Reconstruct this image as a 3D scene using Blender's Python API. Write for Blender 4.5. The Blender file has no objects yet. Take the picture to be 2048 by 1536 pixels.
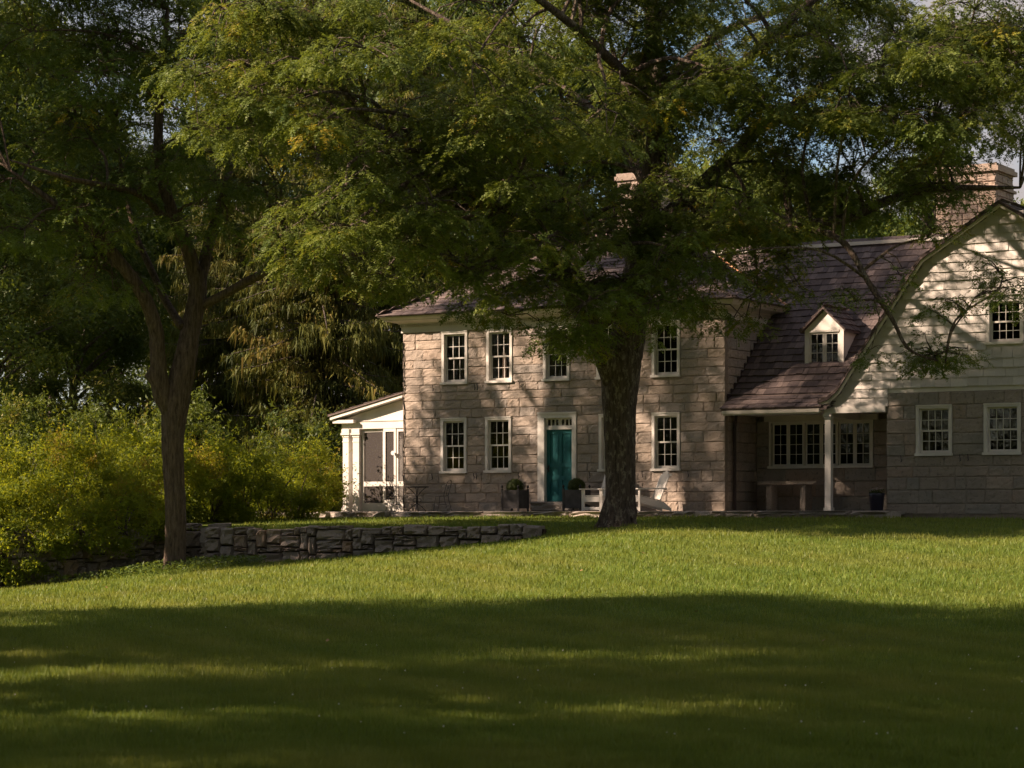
import bpy, math, random
import numpy as np
from mathutils import Vector, Matrix
random.seed(7); RNG = np.random.default_rng(7)
R = math.radians
S = bpy.context.scene
COL = S.collection

# ------------------------------------------------------------------ camera, sky, sun
# World axes follow the house: +X runs right along the facade, +Y into the house,
# z = 0 is the photographer's eye level (the patio lies 0.18 m above it).
TH = R(31); CT, ST = math.cos(TH), math.sin(TH)
FPX, HORIZ = 4700.0, 1035.0
CAMX, CAMY = -5.89*CT + 65*ST, -5.89*ST - 65*CT
cam = bpy.data.cameras.new('camera'); cam_o = bpy.data.objects.new('camera', cam); COL.objects.link(cam_o)
cam.sensor_width = 36; cam.lens = FPX/2048*36; cam.shift_y = (HORIZ-768)/2048
cam.clip_start = 0.5; cam.clip_end = 4000
cam.dof.use_dof = True; cam.dof.focus_distance = 60; cam.dof.aperture_fstop = 4.5
cam_o.location = (CAMX, CAMY, 0); cam_o.rotation_euler = (R(90), 0, TH)
S.camera = cam_o

SUN_EL, BETA = R(30), R(51)                  # sun height; its bearing off the facade's normal
SUN_DIR = Vector((math.sin(BETA)*math.cos(SUN_EL), math.cos(BETA)*math.cos(SUN_EL), -math.sin(SUN_EL)))
sun = bpy.data.lights.new('sun', 'SUN'); sun_o = bpy.data.objects.new('sun', sun); COL.objects.link(sun_o)
sun.energy = 5.0; sun.angle = R(0.55); sun.color = (1.0, 0.765, 0.59)
sun_o.rotation_euler = SUN_DIR.to_track_quat('-Z', 'Y').to_euler(); sun_o.location = (-40, -40, 40)

world = bpy.data.worlds.new('World'); S.world = world; world.use_nodes = True
nt = world.node_tree; nt.nodes.clear()
def nd(t, typ, **kw):
    n = t.nodes.new(typ)
    for k, v in kw.items(): setattr(n, k, v)
    return n
out = nd(nt, 'ShaderNodeOutputWorld'); bg = nd(nt, 'ShaderNodeBackground'); bg.inputs[1].default_value = 0.05
sky = nd(nt, 'ShaderNodeTexSky', sky_type='NISHITA'); sky.sun_disc = False
sky.dust_density = .3; sky.sun_elevation = SUN_EL; sky.sun_rotation = math.atan2(-math.sin(BETA), -math.cos(BETA))
tc = nd(nt, 'ShaderNodeTexCoord'); mp = nd(nt, 'ShaderNodeMapping'); mp.inputs['Scale'].default_value = (1, 1, 2.6)
cl = nd(nt, 'ShaderNodeTexNoise'); cl.inputs['Scale'].default_value = 5.5; cl.inputs['Detail'].default_value = 8; cl.inputs['Roughness'].default_value = .55
cr = nd(nt, 'ShaderNodeValToRGB'); cr.color_ramp.elements[0].position = .40; cr.color_ramp.elements[1].position = .56
mx = nd(nt, 'ShaderNodeMix', data_type='RGBA'); mx.inputs[7].default_value = (4.3, 3.85, 3.8, 1)
L = nt.links.new
L(tc.outputs['Generated'], mp.inputs[0]); L(mp.outputs[0], cl.inputs[0]); L(cl.outputs[0], cr.inputs[0])
L(cr.outputs[0], mx.inputs[0]); L(sky.outputs[0], mx.inputs[6]); L(mx.outputs[2], bg.inputs[0]); L(bg.outputs[0], out.inputs[0])

S.view_settings.view_transform = 'Standard'; S.view_settings.look = 'None'
S.view_settings.gamma = 1; S.view_settings.exposure = 1.4; S.view_settings.use_curve_mapping = False
S.render.engine = 'CYCLES'
S.cycles.max_bounces = 5; S.cycles.transparent_max_bounces = 10; S.cycles.diffuse_bounces = 2; S.cycles.glossy_bounces = 2
S.cycles.use_adaptive_sampling = True; S.cycles.adaptive_threshold = 0.02
S.cycles.use_denoising = True
S.cycles.caustics_reflective = False; S.cycles.caustics_refractive = False

# ------------------------------------------------------------------ coordinates
def cw(xc, d):                      # metres right of / ahead of the photographer -> world X, Y
    return (xc-5.89)*CT-(d-65)*ST, (xc-5.89)*ST+(d-65)*CT
def wc(X, Y): return 5.89+CT*X+ST*Y, 65-ST*X+CT*Y
def P(u, v, d):                     # a sighted point at distance d
    X, Y = cw((u-1024)/FPX*d, d); return Vector((X, Y, (HORIZ-v)/FPX*d))

# ------------------------------------------------------------------ materials
def mat(name):
    m = bpy.data.materials.new(name); m.use_nodes = True; m.node_tree.nodes.clear(); return m
def ramp(t, fac, stops):
    r = nd(t, 'ShaderNodeValToRGB'); e = r.color_ramp.elements
    while len(e) < len(stops): e.new(.5)
    for el, (p, c) in zip(e, stops): el.position = p; el.color = (*c, 1)
    t.links.new(fac, r.inputs[0]); return r.outputs[0]
def noise(t, vec, scale, detail=4, rough=.55):
    n = nd(t, 'ShaderNodeTexNoise'); n.inputs['Scale'].default_value = scale; n.inputs['Detail'].default_value = detail
    n.inputs['Roughness'].default_value = rough
    if vec is not None: t.links.new(vec, n.inputs['Vector'])
    return n.outputs[0]
def mixc(t, fac, a, b, mode='MIX'):
    m = nd(t, 'ShaderNodeMix', data_type='RGBA', blend_type=mode)
    for s, v in ((m.inputs[0], fac), (m.inputs[6], a), (m.inputs[7], b)):
        if isinstance(v, (int, float)): s.default_value = v
        elif isinstance(v, tuple): s.default_value = (*v, 1)
        else: t.links.new(v, s)
    return m.outputs[2]
def math_(t, op, a, b=0.0):
    m = nd(t, 'ShaderNodeMath', operation=op)
    for s, v in ((m.inputs[0], a), (m.inputs[1], b)):
        if isinstance(v, (int, float)): s.default_value = v
        else: t.links.new(v, s)
    return m.outputs[0]
def pos(t, scale=(1, 1, 1)):
    g = nd(t, 'ShaderNodeNewGeometry'); m = nd(t, 'ShaderNodeMapping'); m.inputs['Scale'].default_value = scale
    t.links.new(g.outputs['Position'], m.inputs[0]); return m.outputs[0]
def rnd(t):                         # one number per piece: object random + face attribute of joined pieces
    o = nd(t, 'ShaderNodeObjectInfo'); a = nd(t, 'ShaderNodeAttribute', attribute_name='rnd')
    return math_(t, 'FRACT', math_(t, 'ADD', o.outputs['Random'], a.outputs['Fac']))
def finish(m, col, rough=.8, bump=None, bstr=.5, bdist=.02, spec=.3, metal=0):
    t = m.node_tree; p = nd(t, 'ShaderNodeBsdfPrincipled'); o = nd(t, 'ShaderNodeOutputMaterial')
    if isinstance(col, tuple): p.inputs['Base Color'].default_value = (*col, 1)
    else: t.links.new(col, p.inputs['Base Color'])
    if isinstance(rough, (int, float)): p.inputs['Roughness'].default_value = rough
    else: t.links.new(rough, p.inputs['Roughness'])
    p.inputs['Specular IOR Level'].default_value = spec; p.inputs['Metallic'].default_value = metal
    if bump is not None:
        b = nd(t, 'ShaderNodeBump'); b.inputs['Strength'].default_value = bstr; b.inputs['Distance'].default_value = bdist
        t.links.new(bump, b.inputs['Height']); t.links.new(b.outputs[0], p.inputs['Normal'])
    t.links.new(p.outputs[0], o.inputs[0]); return m

def stone_mat(name, stops, dark=(.10, .085, .075), scale=1.0, bd=.035):
    m = mat(name); t = m.node_tree; p = pos(t)
    base = ramp(t, rnd(t), stops)
    n1 = noise(t, p, 3.0*scale, 6, .65); n2 = noise(t, p, 17*scale, 6, .7); n3 = noise(t, p, .9, 3)
    c = mixc(t, math_(t, 'MULTIPLY', ramp(t, n1, [(.35, (0, 0, 0)), (.7, (1, 1, 1))]), .5), base, (.44, .375, .315))
    c = mixc(t, math_(t, 'MULTIPLY', ramp(t, n2, [(.30, (1, 1, 1)), (.46, (0, 0, 0))]), .75), c, dark)
    c = mixc(t, math_(t, 'MULTIPLY', ramp(t, n3, [(.45, (0, 0, 0)), (.68, (1, 1, 1))]), .28), c, (.24, .22, .20))
    h = math_(t, 'ADD', math_(t, 'MULTIPLY', n1, .8), math_(t, 'MULTIPLY', n2, .6))
    return finish(m, c, .92, h, .9, bd, .15)
M = {}
M['stone'] = stone_mat('house_stone', [(0, (.30, .25, .21)), (.3, (.38, .31, .25)), (.55, (.42, .335, .265)), (.8, (.31, .28, .25)), (1, (.36, .28, .22))])
M['wing_stone'] = stone_mat('wing_stone', [(0, (.27, .235, .20)), (.35, (.33, .275, .23)), (.6, (.25, .245, .22)), (1, (.36, .27, .21))], scale=.7)
M['rubble'] = stone_mat('rubble_stone', [(0, (.22, .18, .15)), (.4, (.33, .265, .215)), (.75, (.27, .235, .205)), (1, (.38, .25, .155))], (.05, .045, .04), 1.3)
M['flag'] = stone_mat('flagstone', [(0, (.28, .25, .22)), (1, (.40, .34, .29))])
def simple(name, col, rough=.7, var=.0, nscale=6, spec=.3, bstr=0, bscale=60, metal=0):
    m = mat(name); t = m.node_tree; p = pos(t)
    n = noise(t, p, nscale, 5)
    dk = tuple(c*(1-var) for c in col); lt = tuple(min(1, c*(1+var*.6)) for c in col)
    c = ramp(t, n, [(.3, dk), (.7, lt)])
    return finish(m, c, rough, noise(t, p, bscale, 3) if bstr else None, bstr, .01, spec, metal)
M['mortar'] = simple('mortar', (.29, .235, .19), .95, .25, 9, .1, .6, 40)
M['white'] = simple('white_paint', (.72, .68, .62), .55, .10, 2.5, .3, .15, 90)
M['cream'] = simple('cream_paint', (.62, .57, .49), .6, .10, 2.5, .3, .15, 90)
M['iron'] = simple('black_iron', (.018, .016, .016), .5, .3, 20, .4)
M['lead'] = simple('lead_planter', (.08, .072, .072), .6, .35, 7, .3, .3, 30)
M['bluepot'] = simple('dark_blue_glaze', (.018, .016, .035), .35, .3, 7, .5)
M['copper'] = simple('copper_flashing', (.50, .25, .13), .38, .3, 5, .5, 0, 60, .6)
M['darkpipe'] = simple('brown_downspout', (.045, .03, .028), .5, .2, 5)
M['soil'] = simple('soil', (.06, .04, .028), .95, .4, 8, .1, .8, 30)
M['mulch'] = simple('mulch', (.13, .055, .025), .95, .5, 14, .1, 1, 40)
M['curtain'] = simple('curtain_cloth', (.62, .56, .49), .9, .1, 4)
M['dark_room'] = simple('unlit_interior', (.06, .05, .045), .9, .1, 2)  # near-black, puts the shade of unlit rooms into the colour
m = mat('teal_paint'); t = m.node_tree; p = pos(t)
M['teal'] = finish(m, ramp(t, noise(t, p, 4, 4), [(.3, (.010, .115, .125)), (.7, (.016, .150, .158))]), .42, noise(t, p, 70, 3), .12, .01, .4)
# shingles: weathered cedar shakes
m = mat('cedar_shake'); t = m.node_tree
base = ramp(t, rnd(t), [(0, (.080, .063, .060)), (.35, (.115, .090, .084)), (.7, (.155, .121, .110)), (.9, (.22, .170, .150)), (1, (.095, .075, .074))])
p = pos(t, (14, 3, 3)); st = noise(t, p, 2.2, 5, .7)
c = mixc(t, math_(t, 'MULTIPLY', ramp(t, st, [(.35, (1, 1, 1)), (.6, (0, 0, 0))]), .55), base, (.075, .055, .055))
M['shake'] = finish(m, c, .85, st, .6, .015, .2)
m = mat('white_shingle'); t = m.node_tree
base = ramp(t, rnd(t), [(0, (.52, .485, .445)), (.5, (.59, .55, .505)), (1, (.65, .61, .56))])
st = noise(t, pos(t, (16, 16, 2.5)), 2.0, 5, .7)
c = mixc(t, math_(t, 'MULTIPLY', ramp(t, st, [(.3, (1, 1, 1)), (.5, (0, 0, 0))]), .35), base, (.42, .38, .34))
M['wshingle'] = finish(m, c, .7, st, .5, .012, .25)
# chimney brick-stone
M['chimney'] = stone_mat('chimney_stone', [(0, (.26, .19, .15)), (.5, (.36, .27, .21)), (1, (.22, .17, .14))])
# glass
m = mat('window_glass'); t = m.node_tree
tr = nd(t, 'ShaderNodeBsdfTransparent'); tr.inputs[0].default_value = (.55, .53, .52, 1)
gl = nd(t, 'ShaderNodeBsdfGlossy'); gl.inputs['Roughness'].default_value = .03
fr = nd(t, 'ShaderNodeFresnel'); fr.inputs[0].default_value = 1.5
b = nd(t, 'ShaderNodeBump'); b.inputs['Strength'].default_value = .06; b.inputs['Distance'].default_value = .05
t.links.new(noise(t, pos(t), 5, 2), b.inputs['Height']); t.links.new(b.outputs[0], gl.inputs['Normal'])
ms = nd(t, 'ShaderNodeMixShader'); o = nd(t, 'ShaderNodeOutputMaterial')
t.links.new(math_(t, 'MULTIPLY', fr.outputs[0], 1.0), ms.inputs[0]); t.links.new(tr.outputs[0], ms.inputs[1]); t.links.new(gl.outputs[0], ms.inputs[2]); t.links.new(ms.outputs[0], o.inputs[0])
M['glass'] = m
# insect screen
m = mat('insect_screen'); t = m.node_tree
tr = nd(t, 'ShaderNodeBsdfTransparent'); df = nd(t, 'ShaderNodeBsdfDiffuse'); df.inputs[0].default_value = (.09, .08, .075, 1)
ms = nd(t, 'ShaderNodeMixShader'); ms.inputs[0].default_value = .64; o = nd(t, 'ShaderNodeOutputMaterial')
t.links.new(tr.outputs[0], ms.inputs[1]); t.links.new(df.outputs[0], ms.inputs[2]); t.links.new(ms.outputs[0], o.inputs[0])
M['screen'] = m
# bark
def bark(name, a, b_, lich, amt=.5):
    m = mat(name); t = m.node_tree
    r1 = noise(t, pos(t, (9, 9, 1.3)), 2.2, 6, .65); r2 = noise(t, pos(t, (1.6, 1.6, .8)), 5.5, 8, .75); r3 = noise(t, pos(t), 26, 4)
    c = ramp(t, r1, [(.32, a), (.68, b_)])
    c = mixc(t, math_(t, 'MULTIPLY', ramp(t, r2, [(.52, (0, 0, 0)), (.60, (1, 1, 1))]), amt), c, lich)
    h = math_(t, 'ADD', r1, math_(t, 'MULTIPLY', r3, .25))
    return finish(m, c, .95, h, 1.0, .09, .1)
M['bark'] = bark('locust_bark', (.04, .031, .026), (.16, .12, .095), (.30, .26, .20), .75)
M['bark2'] = bark('grey_bark', (.05, .036, .027), (.19, .14, .105), (.2, .17, .13), .3)
M['woodbark'] = bark('woodland_bark', (.05, .04, .033), (.17, .14, .12), (.2, .18, .16), .4)
# foliage
def leaf(name, stops, trans=.27, tcol=(.30, .36, .03), spec=.25):
    m = mat(name); t = m.node_tree
    a = nd(t, 'ShaderNodeAttribute', attribute_name='rnd'); oi = nd(t, 'ShaderNodeObjectInfo')
    c = ramp(t, a.outputs['Fac'], stops)
    c = mixc(t, math_(t, 'MULTIPLY', oi.outputs['Random'], .18), c, (.06, .055, .02))
    p = nd(t, 'ShaderNodeBsdfPrincipled'); p.inputs['Roughness'].default_value = .55; p.inputs['Specular IOR Level'].default_value = spec
    t.links.new(c, p.inputs['Base Color'])
    tl = nd(t, 'ShaderNodeBsdfTranslucent'); t.links.new(mixc(t, .55, c, tcol), tl.inputs[0])
    ms = nd(t, 'ShaderNodeMixShader'); ms.inputs[0].default_value = trans; o = nd(t, 'ShaderNodeOutputMaterial')
    t.links.new(p.outputs[0], ms.inputs[1]); t.links.new(tl.outputs[0], ms.inputs[2]); t.links.new(ms.outputs[0], o.inputs[0])
    return m
M['locust'] = leaf('locust_leaf', [(0, (.05, .095, .024)), (.5, (.135, .185, .038)), (.8, (.19, .225, .042)), (.93, (.30, .26, .03)), (1, (.42, .28, .02))], .3)
M['wood1'] = leaf('woodland_leaf', [(0, (.028, .058, .014)), (.6, (.055, .095, .018)), (1, (.13, .13, .02))])
M['wood2'] = leaf('sunny_leaf', [(0, (.05, .09, .016)), (.6, (.10, .135, .02)), (1, (.24, .19, .025))])
M['spruce'] = leaf('spruce_needles', [(0, (.040, .056, .014)), (.5, (.085, .098, .020)), (.8, (.13, .125, .025)), (1, (.17, .125, .03))], .22, (.16, .14, .02), .1)
M['forsythia'] = leaf('forsythia_leaf', [(0, (.06, .10, .014)), (.5, (.155, .22, .018)), (.85, (.21, .24, .018)), (1, (.30, .19, .03))], .5, (.5, .5, .02))
M['boxwood'] = leaf('boxwood_leaf', [(0, (.028, .05, .010)), (1, (.075, .10, .016))], .2)
M['cover'] = leaf('ground_cover_leaf', [(0, (.06, .10, .02)), (1, (.13, .19, .035))], .3)
M['clover'] = simple('clover_white', (.7, .66, .58), .8)
M['deadleaf'] = simple('dead_leaf', (.26, .16, .06), .8, .4, 30)
M['pinkflower'] = simple('pale_flower', (.52, .40, .38), .8, .3, 30)
def grass_cols(t, a):
    # patches of drier turf, thatch and broad mowing swaths, fixed to the ground
    n1 = noise(t, pos(t), .22, 4); n2 = noise(t, pos(t), 1.6, 4)
    g = ramp(t, a, [(0, (.072, .13, .018)), (.55, (.162, .232, .036)), (.9, (.22, .272, .055)), (1, (.31, .28, .09))])
    g = mixc(t, math_(t, 'MULTIPLY', ramp(t, n1, [(.42, (0, 0, 0)), (.64, (1, 1, 1))]), .65), g, (.24, .235, .055))
    g = mixc(t, math_(t, 'MULTIPLY', ramp(t, n2, [(.50, (0, 0, 0)), (.70, (1, 1, 1))]), .5), g, (.07, .115, .016))
    wv = nd(t, 'ShaderNodeTexWave'); wv.inputs['Scale'].default_value = .22; wv.inputs['Distortion'].default_value = 1.2; wv.inputs['Detail Scale'].default_value = .3
    mp_ = nd(t, 'ShaderNodeMapping'); mp_.inputs['Rotation'].default_value = (0, 0, R(-52)); t.links.new(pos(t), mp_.inputs[0]); t.links.new(mp_.outputs[0], wv.inputs[0])
    return mixc(t, math_(t, 'MULTIPLY', wv.outputs['Fac'], .48), g, (.080, .135, .018))
m = mat('grass_blade'); t = m.node_tree
a = nd(t, 'ShaderNodeAttribute', attribute_name='rnd'); c = grass_cols(t, a.outputs['Fac'])
df = nd(t, 'ShaderNodeBsdfPrincipled'); df.inputs['Roughness'].default_value = .5; df.inputs['Specular IOR Level'].default_value = .2; t.links.new(c, df.inputs['Base Color'])
tl = nd(t, 'ShaderNodeBsdfTranslucent'); t.links.new(mixc(t, .5, c, (.34, .36, .03)), tl.inputs[0])
ms = nd(t, 'ShaderNodeMixShader'); ms.inputs[0].default_value = .38; o = nd(t, 'ShaderNodeOutputMaterial')
t.links.new(df.outputs[0], ms.inputs[1]); t.links.new(tl.outputs[0], ms.inputs[2]); t.links.new(ms.outputs[0], o.inputs[0]); M['blade'] = m
m = mat('turf'); t = m.node_tree
c = grass_cols(t, noise(t, pos(t), 25, 4)); M['turf'] = finish(m, mixc(t, .35, c, (.06, .07, .02)), .95, noise(t, pos(t), 40, 4), 1, .05, .05)

# ------------------------------------------------------------------ mesh helpers
class MB:
    def __init__(s, o=(0, 0, 0)): s.v = []; s.f = []; s.r = []; s.o = Vector(o)
    def add(s, vs, fs, r=0.0):
        n = len(s.v); s.v += [tuple(Vector(v)-s.o) for v in vs]; s.f += [tuple(i+n for i in f) for f in fs]; s.r += [r]*len(fs); return s
    def box(s, a, b, r=0.0):
        (x0, y0, z0), (x1, y1, z1) = a, b
        return s.add([(x0,y0,z0),(x1,y0,z0),(x1,y1,z0),(x0,y1,z0),(x0,y0,z1),(x1,y0,z1),(x1,y1,z1),(x0,y1,z1)],
                     [(3,2,1,0),(4,5,6,7),(0,1,5,4),(1,2,6,5),(2,3,7,6),(3,0,4,7)], r)
    def bar(s, p, q, w, h=None, up=(0, 0, 1), r=0.0):       # rectangular bar p->q
        p, q = Vector(p), Vector(q); h = h or w; d = (q-p).normalized(); a = d.cross(Vector(up))
        if a.length < 1e-4: a = d.cross(Vector((1, 0, 0)))
        a.normalize(); b = a.cross(d); a *= w/2; b *= h/2
        vs = [c+e for c in (p, q) for e in (-a-b, a-b, a+b, -a+b)]
        return s.add(vs, [(3,2,1,0),(4,5,6,7),(0,1,5,4),(1,2,6,5),(2,3,7,6),(3,0,4,7)], r)
    def tube(s, pts, rad, n=6, r=0.0):
        pts = [Vector(p) for p in pts]; k = len(pts); rad = rad if isinstance(rad, (list, tuple)) else [rad]*k
        d = (pts[1]-pts[0]).normalized(); a = d.cross(Vector((.31, .17, .93)))
        if a.length < .05: a = d.cross(Vector((1, 0, 0)))
        a.normalize(); vs = []
        for i, p in enumerate(pts):
            d = (pts[min(i+1, k-1)]-pts[max(i-1, 0)]).normalized(); a = (a-d*a.dot(d)).normalized(); b = d.cross(a)
            for j in range(n):
                t_ = 2*math.pi*j/n; vs.append(p+(a*math.cos(t_)+b*math.sin(t_))*rad[i])
        fs = [(i*n+j, i*n+(j+1)%n, (i+1)*n+(j+1)%n, (i+1)*n+j) for i in range(k-1) for j in range(n)]
        fs += [tuple(range(n-1, -1, -1)), tuple(range((k-1)*n, k*n))]
        return s.add(vs, fs, r)
    def lathe(s, c, prof, n=12, r=0.0):
        vs = [(c[0]+q*math.cos(2*math.pi*j/n), c[1]+q*math.sin(2*math.pi*j/n), c[2]+z) for q, z in prof for j in range(n)]
        k = len(prof); fs = [(i*n+j, i*n+(j+1)%n, (i+1)*n+(j+1)%n, (i+1)*n+j) for i in range(k-1) for j in range(n)]
        fs += [tuple(range(n-1, -1, -1)), tuple(range((k-1)*n, k*n))]
        return s.add(vs, fs, r)
    def mesh(s, name, m, smooth=False, attr=False):
        me = bpy.data.meshes.new(name); me.from_pydata(s.v, [], s.f); me.materials.append(m)
        if smooth: me.polygons.foreach_set('use_smooth', [True]*len(me.polygons))
        if attr: me.attributes.new('rnd', 'FLOAT', 'FACE').data.foreach_set('value', s.r)
        me.update(); return me
    def build(s, name, m, parent=None, smooth=False, attr=False, kind=None):
        o = link(name, s.mesh(name, m, smooth, attr), parent)
        if kind: o['kind'] = kind
        return o
def link(name, data, parent=None):
    o = bpy.data.objects.new(name, data); COL.objects.link(o); o.parent = parent; return o
def thing(name, loc, label, cat, group=None, rz=0):
    o = link(name, None); o.location = loc; o.rotation_euler = (0, 0, rz); o.empty_display_size = .3
    return tag(o, label, cat, group)
def tag(o, label, cat, group=None):
    o['label'] = label; o['category'] = cat
    if group: o['group'] = group
    return o
def np_mesh(name, V, F, m, rnd_=None, smooth=False):
    me = bpy.data.meshes.new(name); k = F.shape[1]
    me.vertices.add(len(V)); me.vertices.foreach_set('co', np.ascontiguousarray(V, np.float32).ravel())
    me.loops.add(F.size); me.loops.foreach_set('vertex_index', np.ascontiguousarray(F, np.int32).ravel())
    me.polygons.add(len(F)); me.polygons.foreach_set('loop_start', np.arange(0, F.size, k, dtype=np.int32))
    if smooth: me.polygons.foreach_set('use_smooth', np.ones(len(F), bool))
    me.materials.append(m); me.update(calc_edges=True)
    if rnd_ is not None: me.attributes.new('rnd', 'FLOAT', 'FACE').data.foreach_set('value', np.ascontiguousarray(rnd_, np.float32))
    return me
def catmull(pts, sub=5):
    pts = [Vector(p) for p in pts]; o = []
    for i in range(len(pts)-1):
        p0, p1, p2, p3 = pts[max(i-1, 0)], pts[i], pts[i+1], pts[min(i+2, len(pts)-1)]
        for k in range(sub):
            t_ = k/sub; o.append(.5*((2*p1)+(p2-p0)*t_+(2*p0-5*p1+4*p2-p3)*t_*t_+(3*p1-p0-3*p2+p3)*t_**3))
    return o+[pts[-1]]

# ------------------------------------------------------------------ ground
def sstep(a, b, x): t_ = np.clip((x-a)/(b-a), 0, 1); return t_*t_*(3-2*t_)
def wall_d(x):                      # distance of the retaining wall's face at lateral position x
    return np.where(x > -7.6, np.interp(x, [-7.6, .5], [58.4, 56.2]), np.interp(x, [-40, -25, -12.4, -7.7], [50, 53.5, 57.6, 61.8]))
PATIO_Z = .18
def upper(x, d):
    Y = (x-5.89)*ST+(d-65)*CT
    return .03+np.clip((Y+2.6)*.035, -.42, 0)
def lower(x, d):
    ze = np.interp(x, [-40, -20, -12.6, -7.5, .5, 3, 8, 20], [-2.1, -1.9, -1.78, -1.32, -.45, -.14, -.06, 0])
    z = -1.65+(ze+1.65)*sstep(27, 60, d)
    return z+.2*np.exp(-(((x+8.0)/1.8)**2+((d-57.0)/2.0)**2))
def ground(x, d):
    x, d = np.asarray(x, float), np.asarray(d, float)
    up, lo = upper(x, d), lower(x, d)
    w_wall = sstep(.12, .34, d-wall_d(x)); w_soft = sstep(53, 63, d)
    k = sstep(-.2, 1.2, x); w = w_wall*(1-k)+w_soft*k
    z = lo*(1-w)+up*w
    z = z+.015*np.sin(x*1.1+d*.7)*np.sin(d*.9-x*.3)
    X, Y = cw(x, d)
    z = z-.10*sstep(-3.2, -2.2, Y)*sstep(-16, -15, X)*(Y < 12)
    return z+sstep(95, 320, d)*14
def axis(segs):
    o = [segs[0][0]]
    for a, b, st in segs:
        n = max(1, int(round((b-a)/st))); o += list(np.linspace(a, b, n+1)[1:])
    return np.array(o)
gx = axis([(-900, -120, 130), (-120, -40, 10), (-40, -18, 1.5), (-18, 16, .28), (16, 40, 1.5), (40, 120, 10), (120, 900, 130)])
gd = axis([(-120, 0, 20), (0, 14, 2), (14, 40, .5), (40, 72, .25), (72, 100, 2), (100, 340, 20), (340, 1400, 150)])
GX, GD = np.meshgrid(gx, gd); WX, WY = cw(GX, GD); GZ = ground(GX, GD)
V = np.stack([WX.ravel(), WY.ravel(), GZ.ravel()], 1); nx = len(gx)
ii, jj = np.meshgrid(np.arange(len(gd)-1), np.arange(nx-1), indexing='ij'); q = (ii*nx+jj).ravel()
lawn = link('lawn', np_mesh('lawn', V, np.stack([q, q+1, q+nx+1, q+nx], 1), M['turf'], smooth=True)); lawn['kind'] = 'structure'

def grass():
    N = 540000
    d = 1/RNG.uniform(1/66., 1/14.2, N)           # even cover as the lawn recedes
    x = RNG.uniform(-.235, .235, N)*d
    X, Y = cw(x, d); z = ground(x, d)
    wd = d-wall_d(x)
    ok = ~((x < .6) & (wd > -.45) & (wd < .42)) & ~((Y > -2.75) & (X > -14.8)) & ~((x < -7.2) & (wd > 0)) & ((x-2.58)**2+(d-57)**2 > .75**2)
    x, d, X, Y, z = x[ok], d[ok], X[ok], Y[ok], z[ok]; n = len(x)
    h = (.05+.04*RNG.random(n))*(1+.5*(RNG.random(n) > .97)); w = (.0028+.0020*RNG.random(n))*np.maximum(1, d/17)
    cl_ = np.sin(X*5.1+1.7*np.sin(Y*3.3))*np.sin(Y*4.7+1.3*np.sin(X*2.9))+.6*np.sin(X*1.3+Y*.7)*np.sin(Y*1.9-X*.4); h = h*(1+.38*np.clip(cl_, -1, 1.3))
    a = RNG.uniform(0, 2*np.pi, n); lean = RNG.uniform(.1, .75, n)*h; la = RNG.uniform(0, 2*np.pi, n)
    V = np.empty((n, 3, 3)); z = z-.008
    V[:, 0] = np.stack([X-np.cos(a)*w, Y-np.sin(a)*w, z], 1); V[:, 1] = np.stack([X+np.cos(a)*w, Y+np.sin(a)*w, z], 1)
    V[:, 2] = np.stack([X+np.cos(la)*lean, Y+np.sin(la)*lean, z+h], 1)
    o = link('grass_blades', np_mesh('grass_blades', V.reshape(-1, 3), np.arange(n*3).reshape(-1, 3), M['blade'], RNG.random(n)))
    o['kind'] = 'stuff'; tag(o, 'short mown green grass covering the whole lawn', 'grass')
    # clover heads and a few fallen leaves
    b = MB(); k = 0
    while k < 110:
        dd = 1/random.uniform(1/60, 1/17); xx = random.uniform(-.22, .22)*dd
        if dd > float(wall_d(np.array(xx)))-1: continue
        X, Y = cw(xx, dd); zz = float(ground(xx, dd)); r = random.uniform(.004, .009)
        b.lathe((X, Y, zz+.055), [(r*.5, 0), (r, r*.7), (r*.5, r*1.5)], 5); k += 1
    o = b.build('clover_flowers', M['clover'], kind='stuff'); tag(o, 'tiny white clover flowers dotted over the lawn', 'clover')
    b = MB()
    for (u, v, d) in [(655, 1290, 30), (775, 1140, 46), (350, 1182, 47), (1095, 1215, 37)]+[(random.uniform(50, 2000), 0, random.uniform(22, 52)) for _ in range(10)]:
        xx = (u-1024)/FPX*d; X, Y = cw(xx, d); zz = float(ground(xx, d))+.05; s_ = random.uniform(.035, .06); a = random.uniform(0, 6.3)
        ca, sa = math.cos(a)*s_, math.sin(a)*s_
        b.add([(X-ca, Y-sa, zz), (X+sa*.6, Y-ca*.6, zz+.02), (X+ca, Y+sa, zz+.035), (X-sa*.6, Y+ca*.6, zz+.01)], [(0, 1, 2), (0, 2, 3)])
    o = b.build('fallen_leaves', M['deadleaf'], kind='stuff'); tag(o, 'few brown fallen leaves lying on the lawn', 'leaves')
grass()

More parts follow.
